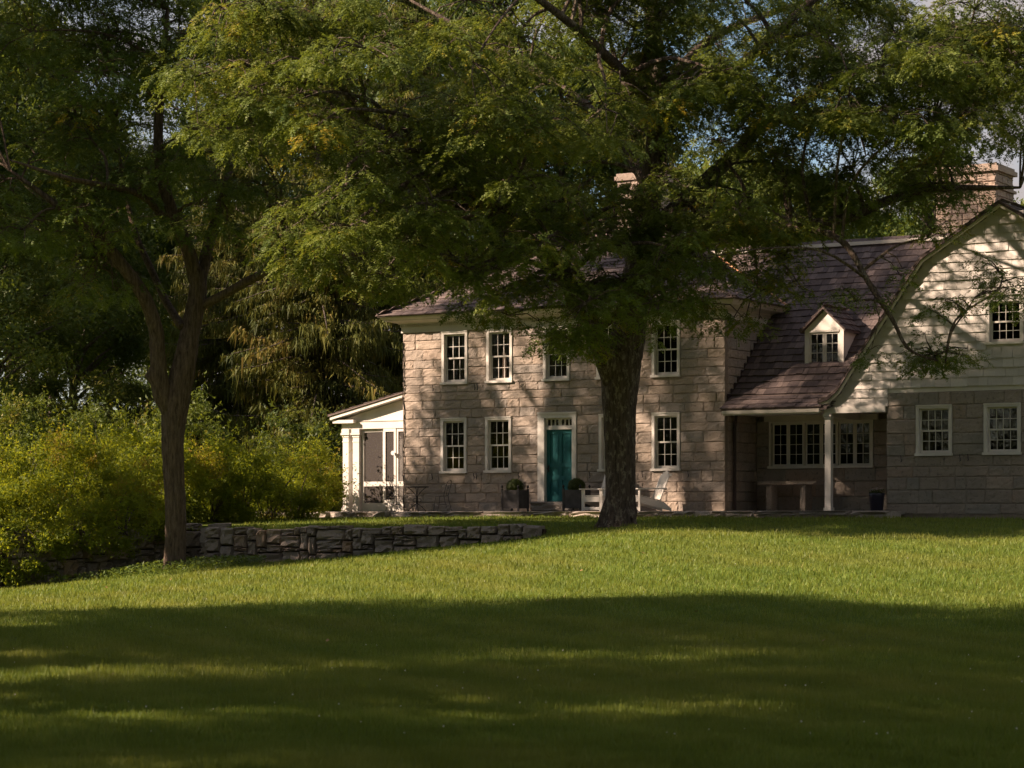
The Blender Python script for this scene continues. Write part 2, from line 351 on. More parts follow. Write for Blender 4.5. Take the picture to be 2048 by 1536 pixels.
# ------------------------------------------------------------------ stone pieces
def rough_block(seed, nx_=4, nz=3, amp=.10, edge=.16):
    rg = random.Random(seed); vs = []; fs = []
    xs = [-.5, -.5+.07]+[-.5+.07+.86*(i+1)/(nx_) for i in range(nx_-1)]+[.5-.07, .5]
    zs = [-.5, -.5+.09]+[-.5+.09+.82*(i+1)/(nz) for i in range(nz-1)]+[.5-.09, .5]
    W, H = len(xs), len(zs)
    for j, z in enumerate(zs):
        for i, x in enumerate(xs):
            e = i in (0, W-1) or j in (0, H-1)
            vs.append((x+(0 if e and i in (0, W-1) else rg.uniform(-.03, .03)), (-.5+edge+rg.uniform(-.05, .08)) if e else -.5+rg.uniform(-amp, amp), z+(rg.uniform(-.02, .02) if not (j in (0, H-1)) else rg.uniform(-.025, .0)*(1 if j else -1))))
    for j in range(H-1):
        for i in range(W-1): fs.append((j*W+i, j*W+i+1, (j+1)*W+i+1, (j+1)*W+i))
    n = len(vs); vs += [(-.5, .5, -.5), (.5, .5, -.5), (.5, .5, .5), (-.5, .5, .5)]
    fs += [tuple([n, n+1]+[i for i in range(W-1, -1, -1)]), tuple([n+2, n+3]+[(H-1)*W+i for i in range(W)]),
           tuple([n+3, n]+[j*W for j in range(H)]), tuple([n+1, n+2]+[j*W+W-1 for j in range(H-1, -1, -1)])]
    return vs, fs
def block_meshes(m, n=8, **kw):
    o = []
    for k in range(n):
        b = MB(); b.add(*rough_block(100+k, **kw)); o.append(b.mesh('stone', m))
    return o
BL = {'stone': block_meshes(M['stone'], amp=.07, edge=.065), 'wing_stone': block_meshes(M['wing_stone'], amp=.05, edge=.07), 'chimney': block_meshes(M['chimney'], 5, amp=.12)}
def put(name, me, parent, loc, scale, rz=0):
    o = link(name, me, parent); o.location = loc; o.scale = scale; o.rotation_euler = (0, 0, rz); return o
def subtract(a, b, holes):
    seg = [(a, b)]
    for h0, h1 in holes:
        nx_ = []
        for s0, s1 in seg:
            if h1 <= s0 or h0 >= s1: nx_.append((s0, s1)); continue
            if h0 > s0: nx_.append((s0, h0))
            if h1 < s1: nx_.append((h1, s1))
        seg = nx_
    return [s_ for s_ in seg if s_[1]-s_[0] > .04]
def ashlar(parent, kind, ax, plane, a, b, levels, holes, off, lens=(.32, .95), depth=.14, topf=None):
    # ax 'Y': wall faces -Y, pieces run along X ; ax 'X': wall faces +X, pieces run along Y
    for z0, z1 in zip(levels[:-1], levels[1:]):
        hs = [(h[0], h[1]) for h in holes if h[2] < z1-.02 and h[3] > z0+.02]
        bb = topf((z0+z1)/2) if topf else b
        for s0, s1 in subtract(a, bb, hs):
            x = s0
            while x < s1-.01:
                w = random.uniform(*lens)
                if s1-(x+w) < .25: w = s1-x
                g = .005; dz = random.uniform(-.012, .012)
                c_, ww, hh = x+w/2, w-g*2, (z1-z0)-g*1.6
                dd = depth*random.uniform(.85, 1.2)
                if ax == 'Y': l = (c_, plane+dd*.5-random.uniform(0, .015), (z0+z1)/2); rz = 0
                else: l = (plane-dd*.5+random.uniform(0, .015), c_, (z0+z1)/2); rz = math.pi/2
                put('stone', random.choice(BL[kind]), parent, Vector(l)-off, (ww, dd, hh), rz); x += w
def levels(marks, step):
    o = [marks[0]]
    for a, b in zip(marks[:-1], marks[1:]):
        n = max(1, round((b-a)/step)); ws = [random.uniform(.8, 1.2) for _ in range(n)]; t_ = sum(ws); z = a
        for w in ws: z += (b-a)*w/t_; o.append(z)
    return o
def strips(mb, xs, zlo, zhi, holes, y0, y1, ax='Y'):
    br = sorted(set([round(x, 4) for x in xs]+[h[0] for h in holes]+[h[1] for h in holes])); br = [b for b in br if xs[0] <= b <= xs[-1]]
    for a, b in zip(br[:-1], br[1:]):
        if b-a < 1e-4: continue
        hs = sorted([(h[2], h[3]) for h in holes if h[0] <= a+1e-4 and h[1] >= b-1e-4])
        ed = [(zlo(a), zlo(b))]
        for h in hs: ed += [(h[0], h[0]), (h[1], h[1])]
        ed.append((zhi(a), zhi(b)))
        for k in range(0, len(ed), 2):
            (p0, p1), (q0, q1) = ed[k], ed[k+1]
            if q0-p0 < .01 and q1-p1 < .01: continue
            vs = [(a, y0, p0), (b, y0, p1), (b, y1, p1), (a, y1, p0), (a, y0, q0), (b, y0, q1), (b, y1, q1), (a, y1, q0)]
            if ax == 'X': vs = [(v[1], v[0], v[2]) for v in vs]
            mb.add(vs, [(3,2,1,0),(4,5,6,7),(0,1,5,4),(1,2,6,5),(2,3,7,6),(3,0,4,7)])

# ------------------------------------------------------------------ windows
PANE = MB().box((-.5, -.5, -.5), (.5, .5, .5)).mesh('pane', M['glass'])
def sash(win, off, x0, x1, z0, z1, y, cols, rows, m, stile=.045, munt=.018, bottom=None):
    b = MB(off); th = .035; bt = bottom or stile
    b.box((x0, y, z0), (x0+stile, y+th, z1)); b.box((x1-stile, y, z0), (x1, y+th, z1))
    b.box((x0+stile, y, z0), (x1-stile, y+th, z0+bt)); b.box((x0+stile, y, z1-stile), (x1-stile, y+th, z1))
    ax, bx, az, bz = x0+stile, x1-stile, z0+bt, z1-stile
    for i in range(1, cols): c_ = ax+(bx-ax)*i/cols; b.box((c_-munt/2, y+.004, az), (c_+munt/2, y+th-.004, bz))
    for j in range(1, rows): c_ = az+(bz-az)*j/rows; b.box((ax, y+.006, c_-munt/2), (bx, y+th-.006, c_+munt/2))
    b.build('sash', m, win)
    for i in range(cols):
        for j in range(rows):
            px, pz = (bx-ax)/cols, (bz-az)/rows
            o = put('pane', PANE, win, Vector((ax+px*(i+.5), y+th*.5, az+pz*(j+.5)))-off, (px, .004, pz))
            o.rotation_euler = (random.uniform(-.006, .006), 0, random.uniform(-.006, .006))
def frame(root, off, x0, x1, z0, z1, y, m, cw_=.085, deep=.20, sill=True, proud=.03):
    b = MB(off); s0 = z0+(.07 if sill else 0)
    b.box((x0, y-proud, s0), (x0+cw_, y+deep, z1)); b.box((x1-cw_, y-proud, s0), (x1, y+deep, z1))
    b.box((x0+cw_, y-proud, z1-cw_), (x1-cw_, y+deep, z1))
    b.box((x0+.0, y-proud-.022, z1-.022), (x1, y-proud+.002, z1+.012))
    w = b.build('window', m, root)
    if sill:
        MB(off).box((x0-.025, y-proud-.05, z0), (x1+.025, y+deep, z0+.068)).build('sill', m, w)
    return w, x0+cw_, x1-cw_, s0, z1-cw_
def hung(root, off, x0, x1, z0, z1, y, cols, rows, m):
    w, a, b, c, d = frame(root, off, x0, x1, z0, z1, y, m); mid = (c+d)/2
    sash(w, off, a, b, mid-.02, d, y+.07, cols, rows//2, m); sash(w, off, a+.006, b-.006, c, mid+.025, y+.112, cols, rows//2, m, bottom=.075)
    return w
def curtain(win, off, x0, x1, z0, z1, y):
    b = MB(off); n = 16; vs = []
    for i in range(n+1):
        x = x0+(x1-x0)*i/n; yy = y+.03*math.sin(i*1.9)
        vs += [(x, yy, z0), (x, yy, z1)]
    b.add(vs, [(2*i, 2*i+2, 2*i+3, 2*i+1) for i in range(n)])
    return b.build('curtain', M['curtain'], win, True)

# ------------------------------------------------------------------ shingles
WEDGE = lambda m: MB().add([(-.5, 0, .45), (.5, 0, .45), (.5, 1, 0), (-.5, 1, 0), (-.5, 0, 1.4), (.5, 0, 1.4), (.5, 1, .2), (-.5, 1, .2)],
                           [(3,2,1,0),(4,5,6,7),(0,1,5,4),(1,2,6,5),(2,3,7,6),(3,0,4,7)]).mesh('shingle', m)
WED = {'shake': WEDGE(M['shake']), 'wshingle': WEDGE(M['wshingle'])}
def basis(U, Vv):
    U = Vector(U).normalized(); Vv = Vector(Vv).normalized(); N = U.cross(Vv); return U, Vv, N
class Shingles:
    def __init__(s, roof, off, kind, limit=300): s.roof, s.off, s.kind, s.limit, s.n = roof, Vector(off), kind, limit, 0; s.mb = MB(off)
    def row(s, p, U, Vv, a, b, w=(.11, .24), ln=.42, th=.024, solo=True, jit=.015):
        U, Vv, N = basis(U, Vv); x = a; p = Vector(p)
        mt = Matrix((U, Vv, N)).transposed()
        while x < b-.02:
            ww = min(random.uniform(*w), b-x)
            if b-(x+ww) < .06: ww = b-x
            t_ = th*random.uniform(.8, 1.3); c = p+U*(x+ww/2)+Vv*random.uniform(-jit, jit)
            if solo and s.n < s.limit:
                o = link('shingle', WED[s.kind], s.roof); o.matrix_local = Matrix.Translation(c-s.off) @ mt.to_4x4() @ Matrix.Diagonal((ww-.006, ln, t_, 1)); s.n += 1
            else:
                h = (ww-.006)/2; g = lambda xx, yy, zz: c+U*xx+Vv*yy*ln+N*zz*t_
                s.mb.add([g(-h,0,.45), g(h,0,.45), g(h,1,0), g(-h,1,0), g(-h,0,1.4), g(h,0,1.4), g(h,1,.2), g(-h,1,.2)],
                         [(4,5,6,7),(0,1,5,4),(1,2,6,5),(3,0,4,7)], random.random())
            x += ww
    def done(s):
        if s.mb.v: s.mb.build('shingles', M[s.kind], s.roof, attr=True, kind='stuff')

# ================================================================== MAIN HOUSE
HX0, HX1, HD = -10.69, 0.0, 9.0
HOFF = Vector((-5.3, 0, PATIO_Z))
house = thing('stone_house', HOFF, 'two-storey tan stone house with hipped shake roof and teal front door', 'house')
UP = [(-9.3, -8.4), (-7.74, -6.86), (-5.81, -4.94), (-4.05, -3.17), (-2.27, -1.39)]
LO = [(-9.33, -8.43), (-7.78, -6.89), (-3.97, -3.08), (-2.27, -1.39)]
ZS1, ZH1, ZS2, ZH2 = 1.31, 2.94, 3.94, 5.53
DX0, DX1, DZ1 = -5.99, -4.71, 3.02
holes = [(a, b, ZS1, ZH1) for a, b in LO]+[(a, b, ZS2, ZH2-.02) for a, b in UP]+[(DX0, DX1, PATIO_Z, DZ1)]
b = MB(HOFF)
strips(b, [HX0, HX1], lambda x: -.6, lambda x: 5.6, holes, .028, .42)
wl = [(1.2, 2.1, 4.0, 5.4), (4.5, 5.4, 4.0, 5.4)]                 # west windows let daylight into the upper rooms
strips(b, [.43, HD-.3], lambda x: -.6, lambda x: 5.6, wl, HX0+.09, HX0+.4, 'X')
b.box((HX1-.4, .43, -.6), (HX1-.09, HD-.3, 5.6)); b.box((HX0+.09, HD-.299, -.6), (HX1-.09, HD, 5.6))
wall = b.build('wall', M['mortar'], house)
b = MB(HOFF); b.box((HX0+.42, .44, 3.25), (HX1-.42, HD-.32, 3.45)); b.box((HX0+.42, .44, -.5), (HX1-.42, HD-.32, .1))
b.box((-4.55, .45, .11), (-4.45, HD-.35, 5.4)); b.box((HX0+.42, 3.2, .11), (-4.56, 3.3, 3.24)); b.box((-4.44, 3.2, .11), (HX1-.42, 3.3, 3.24)); b.build('floors_and_partitions', M['dark_room'], house)  # partitions added behind the lower windows to keep the rooms dark
lv = levels([PATIO_Z-.05, ZS1, ZH1, ZS2, ZH2], .285)
hs2 = [h if h[3] < 3.2 and h[2] > .5 else h for h in holes]
hs2 = [(h[0], h[1], h[2], ZH1-.01) if h[2] < .5 else h for h in hs2]
ashlar(wall, 'stone', 'Y', 0.0, HX0, HX1, lv, hs2, HOFF)
ashlar(wall, 'stone', 'X', 0.0, .16, 3.6, lv, [], HOFF, (.3, .8), topf=None)
ashlar(wall, 'stone', 'X', HX0+.14, .16, .5, lv, [], HOFF, (.3, .8))
# windows
for a, b_ in UP: 
    w = hung(house, HOFF, a, b_, ZS2, ZH2-.02, 0, 3, 4, M['white'])
    if a < -4.5:
        curtain(w, HOFF, a+.09, a+(.42 if a < -7 else .30), ZS2+.1, ZH2-.1, .24); curtain(w, HOFF, b_-.36, b_-.09, ZS2+.1, ZH2-.1, .24)
for a, b_ in LO: hung(house, HOFF, a, b_, ZS1, ZH1, 0, 3, 4, M['white'])
# door
b = MB(HOFF); cx = .14
b.box((DX0, -.035, PATIO_Z+.28), (DX0+cx*1.6, .3, DZ1)); b.box((DX1-cx, -.035, PATIO_Z+.28), (DX1, .3, DZ1)); b.box((DX0+cx*1.6, -.035, DZ1-.15), (DX1-cx, .3, DZ1))
b.box((DX0-.01, -.06, DZ1-.03), (DX1+.01, -.034, DZ1+.02))
dl, dr, db, dt = DX0+cx*1.6, DX1-cx, PATIO_Z+.28, 2.54
b.box((dl, .05, dt), (dr, .25, dt+.09))
df_ = b.build('door_frame', M['white'], house)
b = MB(HOFF); tz0, tz1 = dt+.09, DZ1-.15; b.box((dl, .09, tz0), (dr, .13, tz0+.03)); b.box((dl, .09, tz1-.04), (dr, .13, tz1)); n = 6
px = (dr-dl)/7.
xs = [dl+px*.25+px*i+(px*.5 if i > 2 else 0) for i in range(6)]
prev = dl
for x in xs+[dr]: b.box((prev, .092, tz0+.03), (min(dr, x+(.02 if x < dr else 0)), .128, tz1-.04)) if x-prev > .001 else None; prev = x+px-.02
b.build('transom', M['white'], df_)
for x in xs: put('pane', PANE, df_, Vector((x+px/2, .11, (tz0+tz1)/2))-HOFF, (px, .004, tz1-tz0-.07))
b = MB(HOFF); b.box((dl, .14, db), (dr, .18, dt)); dw = dr-dl
door = b.build('door', M['teal'], house)
b = MB(HOFF); sw = .11
zz = [db, db+.18, db+.62, db+.74, db+.98, db+1.10, dt-.12, dt]
for x0_, x1_ in ((dl, dl+sw), (dr-sw, dr), ((dl+dr)/2-.05, (dl+dr)/2+.05)): b.box((x0_, .118, db), (x1_, .141, dt))
for k in (0, 2, 4, 6):
    b.box((dl+sw, .118, zz[k]), ((dl+dr)/2-.05, .141, zz[k+1])); b.box(((dl+dr)/2+.05, .118, zz[k]), (dr-sw, .141, zz[k+1]))
b.build('rails', M['teal'], door)
for k in (1, 3, 5):
    for x0_, x1_ in ((dl+sw, (dl+dr)/2-.05), ((dl+dr)/2+.05, dr-sw)):
        MB(HOFF).box((x0_+.04, .127, zz[k]+.04), (x1_-.04, .141, zz[k+1]-.04)).build('panel', M['teal'], door)
MB(HOFF).tube([(dl+.06, .12, db+.95), (dl+.06, .075, db+.95), (dl+.06, .06, db+.95)], [.012, .012, .03], 8).box((dl+.035, .11, db+.85), (dl+.085, .119, db+1.05)).build('handle', M['iron'], door)
o = put('door_step', BL['stone'][2], house, Vector((-5.35, -.12, PATIO_Z+.14))-HOFF, (1.36, .60, .27))
# cornice
def sweep(prof, x0, x1, y0, y1, off):
    b = MB(off); k = len(prof); vs = []
    for cx_, cy, sx, sy in ((x0, y0, -1, -1), (x1, y0, 1, -1), (x1, y1, 1, 1), (x0, y1, -1, 1)):
        vs += [(cx_+sx*q, cy+sy*q, z) for q, z in prof]
    fs = []
    for c in range(4):
        n = (c+1) % 4
        for i in range(k-1): fs.append((c*k+i, n*k+i, n*k+i+1, c*k+i+1))
    return b.add(vs, fs)
sweep([(-.02, 5.53), (.045, 5.53), (.045, 5.545), (.035, 5.55), (.035, 5.70), (.07, 5.71)], HX0, HX1, 0, HD, HOFF).build('frieze', M['cream'], house)
sweep([(.0, 5.775), (.10, 5.775), (.10, 5.80), (.16, 5.82), (.26, 5.845), (.40, 5.87), (.42, 5.90), (.47, 5.93), (.50, 5.98), (.50, 6.02), (0, 6.02)], HX0, HX1, 0, HD, HOFF).build('cornice', M['cream'], house)
b = MB(HOFF); b.box((HX0-.05, -.05, 5.70), (HX1+.05, -.03, 5.775)); b.box((HX1+.03, -.03, 5.70), (HX1+.05, 3.2, 5.775)); b.box((HX0-.05, -.03, 5.70), (HX0-.03, 4, 5.775))
x = HX0-.04
while x < HX1: b.box((x, -.085, 5.705), (x+.035, -.049, 5.77)); x += .068
y = .02
while y < 3: b.box((HX1+.049, y, 5.705), (HX1+.085, y+.035, 5.77)); y += .068
b.build('dentil_band', M['cream'], house)
# hipped roof
EO, EZ, PT = .56, 6.02, .567
x0, x1, y0, y1 = HX0-EO, HX1+EO, -EO, HD+EO
hr = (y1-y0)/2; rz_ = EZ+PT*hr
b = MB(HOFF); b.add([(x0, y0, EZ), (x1, y0, EZ), (x1, y1, EZ), (x0, y1, EZ), (x0+hr, y0+hr, rz_), (x1-hr, y0+hr, rz_), (x0, y0, EZ-.035), (x1, y0, EZ-.035), (x1, y1, EZ-.035), (x0, y1, EZ-.035)],
     [(0, 1, 5, 4), (1, 2, 5), (2, 3, 4, 5), (3, 0, 4), (0, 6, 7, 1), (1, 7, 8, 2), (2, 8, 9, 3), (3, 9, 6, 0)])
roof = b.build('roof', M['shake'], house)
sh = Shingles(roof, HOFF, 'shake', 300); sl = math.sqrt(1+PT*PT); ex = .255
k = 0; s_ = -.04
while s_/sl < hr-.1:
    t_ = s_/sl; w0, w1 = x0+t_, x1-t_
    sh.row((0, y0+t_, EZ+PT*t_), (1, 0, 0), (0, 1, PT), w0, w1, (.14, .30), solo=(k < 9)); s_ += ex; k += 1
s_ = -.04
while s_/sl < hr-.1:                                   # right-hand slope, seen above the wing
    t_ = s_/sl; sh.row((x1-t_, 0, EZ+PT*t_), (0, 1, 0), (-1, 0, PT), y0+t_, min(y1-t_, 3.2+t_*.7), (.14, .30), solo=False)
    sh.row((x0+t_, 0, EZ+PT*t_), (0, -1, 0), (1, 0, PT), -(y1-t_), -(y0+t_), (.16, .34), solo=False); s_ += ex
sh.done()
b = MB(HOFF)
for c0, c1 in (((x0, y0, EZ), (x0+hr, y0+hr, rz_)), ((x1, y0, EZ), (x1-hr, y0+hr, rz_)), ((x0+hr, y0+hr, rz_), (x1-hr, y0+hr, rz_))):
    b.bar(Vector(c0)+Vector((0, 0, .05)), Vector(c1)+Vector((0, 0, .05)), .16, .05)
b.build('hip_caps', M['shake'], roof)
# valley flashing where the wing roof meets this roof
MB(HOFF).tube([(.56, 2.86, 6.06), (-.6, 3.56, 6.72), (-2.0, 4.40, 7.52), (-2.6, 4.76, 7.86)], .05, 5).build('valley_flashing', M['copper'], roof)
# chimney
def chimney(root, off, x0, x1, y0, y1, z0, z1, cap=.06):
    c = MB(off).box((x0+.05, y0+.05, z0), (x1-.05, y1-.05, z1-.02)).build('chimney', M['mortar'], root)
    z = z0
    while z < z1-.05:
        h = min(random.uniform(.17, .26), z1-z)
        for ax, pl, a, b_ in (('Y', y0, x0, x1), ('X', x1, y0+.12, y1)):
            ashlar(c, 'chimney', ax, pl, a, b_, [z, z+h], [], off, (.22, .5), .12)
        z += h
    MB(off).box((x0-cap, y0-cap, z1), (x1+cap, y1+cap, z1+.13)).box((x0-cap*.3, y0-cap*.3, z1+.13), (x1+cap*.3, y1+cap*.3, z1+.22)).build('cap', M['chimney'], c)
    MB(off).box((x0-cap*.8, y0-cap*.8, z0+.12 if z1-z0 < 2.2 else z1-.5), (x1+cap*.8, y1+cap*.8, (z0+.12 if z1-z0 < 2.2 else z1-.5)+.08)).build('band', M['chimney'], c)
chimney(house, HOFF, -5.56, -4.3, 4.0, 5.1, 8.3, 10.2)
# small ironwork and the wire on the corner
b = MB(HOFF)
for i in range(9): pass
pts = [(HX0+.03, -.03, .3+i*.33) for i in range(16)]; pts = [(p[0]+random.uniform(-.03, .05), p[1], p[2]) for p in pts]
MB(HOFF).tube(pts, .014, 5).build('wire', M['iron'], house)
def dog(root, off, x, z, y=0):
    MB(off).tube([(x, y+.03, z), (x, y-.06, z), (x, y-.075, z+.09)], [.008, .008, .012], 6).tube([(x, y-.05, z), (x+.012, y-.06, z-.06), (x-.01, y-.065, z-.09)], [.010, .014, .008], 6).build('shutter_dog', M['iron'], root)
for a, b_ in LO+UP[:2]+UP[4:]:
    zz_ = ZS1-.1 if (a, b_) in LO else ZS2-.1
    dog(house, HOFF, a-.28, zz_); dog(house, HOFF, b_+.28, zz_)

# ================================================================== WING WITH GABLE
WOFF = Vector((6.0, 0, PATIO_Z))
wing = thing('shingled_wing', WOFF, 'lower wing with white shingled gable above stone and deep porch roof', 'house wing')
GY = -.15
RAKE = [(2.93, 3.05), (3.22, 3.14), (3.50, 3.38), (3.78, 3.80), (4.86, 5.36), (5.43, 6.18), (5.86, 6.76), (7.98, 8.08), (10.1, 6.76), (12.2, 3.7), (12.7, 3.2)]
rx = [p[0] for p in RAKE]; rzv = [p[1] for p in RAKE]
rz_at = lambda x: float(np.interp(x, rx, rzv))
rx_left = lambda z: float(np.interp(z, rzv[:8], rx[:8])); rx_right = lambda z: float(np.interp(-z, [-v for v in rzv[7:]], rx[7:]))
GW = [(5.65, 6.64, 1.62, 2.95), (7.51, 8.50, 1.62, 2.95)]; GU = (7.57, 8.56, 4.48, 5.67)
b = MB(WOFF); strips(b, [4.82, 12.6], lambda x: -.6, lambda x: 3.3, GW, GY+.025, GY+.40)
b.box((4.85, GY+.41, -.6), (5.15, 9, 3.3)); b.box((12.3, GY+.41, -.6), (12.59, 9, 3.3)); b.box((-.05, 8.7, -.6), (12.2, 9, 3.3))
b.box((.05, 2.09, -.6), (.47, 2.4, 2.99)); b.box((3.6, 2.09, -.6), (4.84, 2.4, 2.99)); b.box((.47, 2.09, -.6), (3.6, 2.4, 1.38)); b.box((.47, 2.09, 2.78), (3.6, 2.4, 2.99))
wwall = b.build('wall', M['mortar'], wing)
lv = levels([PATIO_Z-.1, 1.62, 2.95, 3.29], .34)
ashlar(wwall, 'wing_stone', 'Y', GY, 4.82, 12.5, lv, GW, WOFF, (.28, .95))
ashlar(wwall, 'wing_stone', 'Y', 2.0, .02, 4.82, levels([PATIO_Z-.05, 1.38, 2.75], .36), [(.42, 3.56, 1.38, 2.75)], WOFF, (.4, 1.2))
b = MB(WOFF); b.box((.1, 2.45, -.5), (12, 8.6, .1)); b.box((.1, 2.45, 3.1), (12.2, 8.6, 3.25)); b.box((5.3, 1.2, 3.3), (10.4, 1.3, 5.6)); b.box((.1, 4.6, .11), (4.84, 4.7, 3.09)); b.box((5.16, 2.42, .11), (12.2, 2.44, 3.3)); b.box((5.16, .45, .0), (12.2, 2.41, .09)); b.box((5.16, .45, 3.3), (12.2, 1.19, 3.36)); b.build('floors_and_partitions', M['dark_room'], wing)  # includes dark partitions added to stop stray daylight behind the glass
for g in GW: 
    w = hung(wing, WOFF, *g, GY, 4, 4, M['white']); curtain(w, WOFF, g[0]+.1, g[0]+.25, g[2]+.1, g[3]-.1, GY+.42)
w = hung(wing, WOFF, *GU, GY+.02, 4, 4, M['white'])
# gable backing wall and white shingles
b = MB(WOFF); brk = sorted(set([2.95, 3.2, 3.5, 3.8, 4.2, 4.82]+[x for x in rx if 2.95 < x < 12.6]+[12.6]))
strips(b, brk, lambda x: 2.94 if x < 4.83 else 3.301, lambda x: max(rz_at(x)-.05, 2.96 if x < 4.83 else 3.31), [GU], GY+.03, GY+.2)
gab = b.build('gable_wall', M['white'], wing)
sh = Shingles(gab, WOFF, 'wshingle', 300); z = 2.96; ex = .232
while z < 8.0:
    zt = min(z+ex, 8.0); a = max(rx_left(zt)+.0, 2.97) if z < 8.1 else 7.8; e = min(rx_right(z+.1), 12.5)
    if z < 3.28: e = 4.86
    hs = [(GU[0], GU[1])] if GU[2]-.05 < z+.12 < GU[3]+.03 else []
    for s0, s1 in subtract(a, e, hs): sh.row((0, GY+.025, z), (1, 0, 0), (0, 0, 1), s0, s1, (.22, .46), .30, .034, solo=(s0 < 9), jit=.012)
    z += ex
sh.done()
# gable roof: slab along the rake curve
b = MB(WOFF); n = len(RAKE); vs = []
for (x, z) in RAKE: vs += [(x, GY-.22, z+.015), (x, 9.2, z+.015), (x, GY-.22, z+.085), (x, 9.2, z+.085)]
fs = []
for i in range(n-1):
    a = 4*i; fs += [(a+2, a+6, a+7, a+3), (a, a+1, a+5, a+4), (a, a+4, a+6, a+2), (a+1, a+3, a+7, a+5)]
fs += [(0, 2, 3, 1), (4*n-4, 4*n-3, 4*n-1, 4*n-2)]
groof = b.add(vs, fs).build('gable_roof', M['shake'], wing)
b = MB(WOFF)
for i in range(n-1):
    (xa, za), (xb, zb) = RAKE[i], RAKE[i+1]
    b.add([(xa, GY-.17, za-.055), (xb, GY-.17, zb-.055), (xb, GY-.17, zb+.012), (xa, GY-.17, za+.012), (xa, GY-.04, za-.055), (xb, GY-.04, zb-.055), (xb, GY-.04, zb+.012), (xa, GY-.04, za+.012)],
          [(0,1,2,3),(7,6,5,4),(0,4,5,1),(3,2,6,7)])
b.build('rake_board', M['white'], wing)
sh = Shingles(groof, WOFF, 'shake', 0)                      # right-hand slope of the gable and the left-hand one
for i in range(7, n-1):
    (xa, za), (xb, zb) = RAKE[i], RAKE[i+1]; Lr = math.hypot(xb-xa, zb-za); m_ = int(Lr/.28)
    for k in range(m_): 
        t_ = (k+1)/m_; sh.row((xa+(xb-xa)*t_, 0, za+(zb-za)*t_+.085), (0, 1, 0), (xa-xb, 0, za-zb), GY-.23, 9.1, (.14, .3))
for i in range(0, 7):
    (xa, za), (xb, zb) = RAKE[i], RAKE[i+1]; Lr = math.hypot(xb-xa, zb-za); m_ = max(1, int(Lr/.28))
    for k in range(m_):
        t_ = k/m_; sh.row((xa+(xb-xa)*t_, 0, za+(zb-za)*t_+.085), (0, -1, 0), (xb-xa, 0, zb-za), -9.1, -(GY-.23), (.14, .3))
sh.done()
# porch-side roof with the swept eave, ridge along X
PR = [(-.38, 2.97), (.2, 3.27), (.8, 3.76), (1.4, 4.33), (5.2, 7.94)]
pz_at = lambda y: float(np.interp(y, [p[0] for p in PR], [p[1] for p in PR])); py_at = lambda z: float(np.interp(z, [p[1] for p in PR], [p[0] for p in PR]))
def valley_x(z): return .05 if z < 6.05 else .56-(z-6.02)/PT-.35
b = MB(WOFF)
for (ya, za), (yb, zb) in zip(PR[:-1], PR[1:]):
    xa0, xa1 = valley_x(za), (rx_left(za) if za > 3.05 else 2.95)+.25; xb0, xb1 = valley_x(zb), rx_left(zb)+.25
    b.add([(xa0, ya, za), (xa1, ya, za), (xb1, yb, zb), (xb0, yb, zb), (xa0, ya, za-.07), (xa1, ya, za-.07), (xb1, yb, zb-.07), (xb0, yb, zb-.07)],
          [(0,1,2,3),(7,6,5,4),(0,4,5,1)])
b.add([(-3, 5.2, 7.94), (8, 5.2, 7.94), (8, 9.4, 3.9), (.3, 9.4, 3.9), (.3, 6.5, 6.69)], [(1, 0, 4, 3, 2)])
proof = b.build('porch_roof', M['shake'], wing)
sh = Shingles(proof, WOFF, 'shake', 300)
pl = [Vector((0, y, z)) for y, z in PR]; cum = [0]
for a, b_ in zip(pl[:-1], pl[1:]): cum.append(cum[-1]+(b_-a).length)
s_ = -.03; ex = .285; k = 0
while s_ < cum[-1]-.05:
    i = max(0, min(len(pl)-2, int(np.searchsorted(cum, s_))-1)); tv = (pl[i+1]-pl[i]).normalized(); p = pl[i]+tv*(s_-cum[i])
    xr = (rx_left(p.z+.1) if p.z > 3.0 else 2.95)+.1
    sh.row(p, (1, 0, 0), tv, valley_x(p.z)-.02, xr, (.11, .26), .44, .03, solo=True); s_ += ex; k += 1
sh.done()
b = MB(WOFF); b.box((-3.0, 5.06, 7.93), (4.6, 5.34, 8.03)); b.build('ridge_board', M['cream'], proof)
# step flashing against the stone
b = MB(WOFF)
for i in range(13):
    y = .12+i*.215; z = pz_at(y); b.box((.012, y, z-.05), (.03, y+.215, z+.20))
b.build('step_flashing', M['darkpipe'], proof)
# eave board, gutter edge, ceiling, beam, column
b = MB(WOFF); b.box((.09, -.36, 2.80), (2.99, -.30, 2.955)); b.box((.09, -.405, 2.84), (2.99, -.361, 2.93)); b.build('eave_board', M['cream'], wing)
b = MB(WOFF); b.box((.09, -.298, 2.86), (2.99, 2.05, 2.90)); b.box((3.0, GY+.21, 2.87), (4.80, 2.05, 2.91)); b.build('porch_ceiling', M['cream'], wing)
MB(WOFF).box((3.06, GY-.06, 2.80), (4.80, GY+.025, 2.955)).box((3.06, GY+.03, 2.70), (3.22, 2.02, 2.865)).build('porch_beam', M['white'], wing)
MB(WOFF).box((.32, 1.86, 2.70), (3.74, 1.99, 2.86)).build('window_header', M['cream'], wing)
cxp = 3.14; b = MB(WOFF)
b.box((cxp-.085, GY-.02, PATIO_Z+.07), (cxp+.085, GY+.15, 2.72)); col = b.build('porch_column', M['white'], wing)
MB(WOFF).box((cxp-.11, GY-.045, PATIO_Z), (cxp+.11, GY+.175, PATIO_Z+.085)).build('base', M['white'], col)
MB(WOFF).box((cxp-.105, GY-.04, 2.66), (cxp+.105, GY+.17, 2.71)).box((cxp-.12, GY-.075, 2.715), (cxp+.12, GY+.185, 2.80)).box((cxp-.13, GY-.09, 2.965), (cxp+.10, GY-.062, 3.12)).build('capital', M['white'], col)
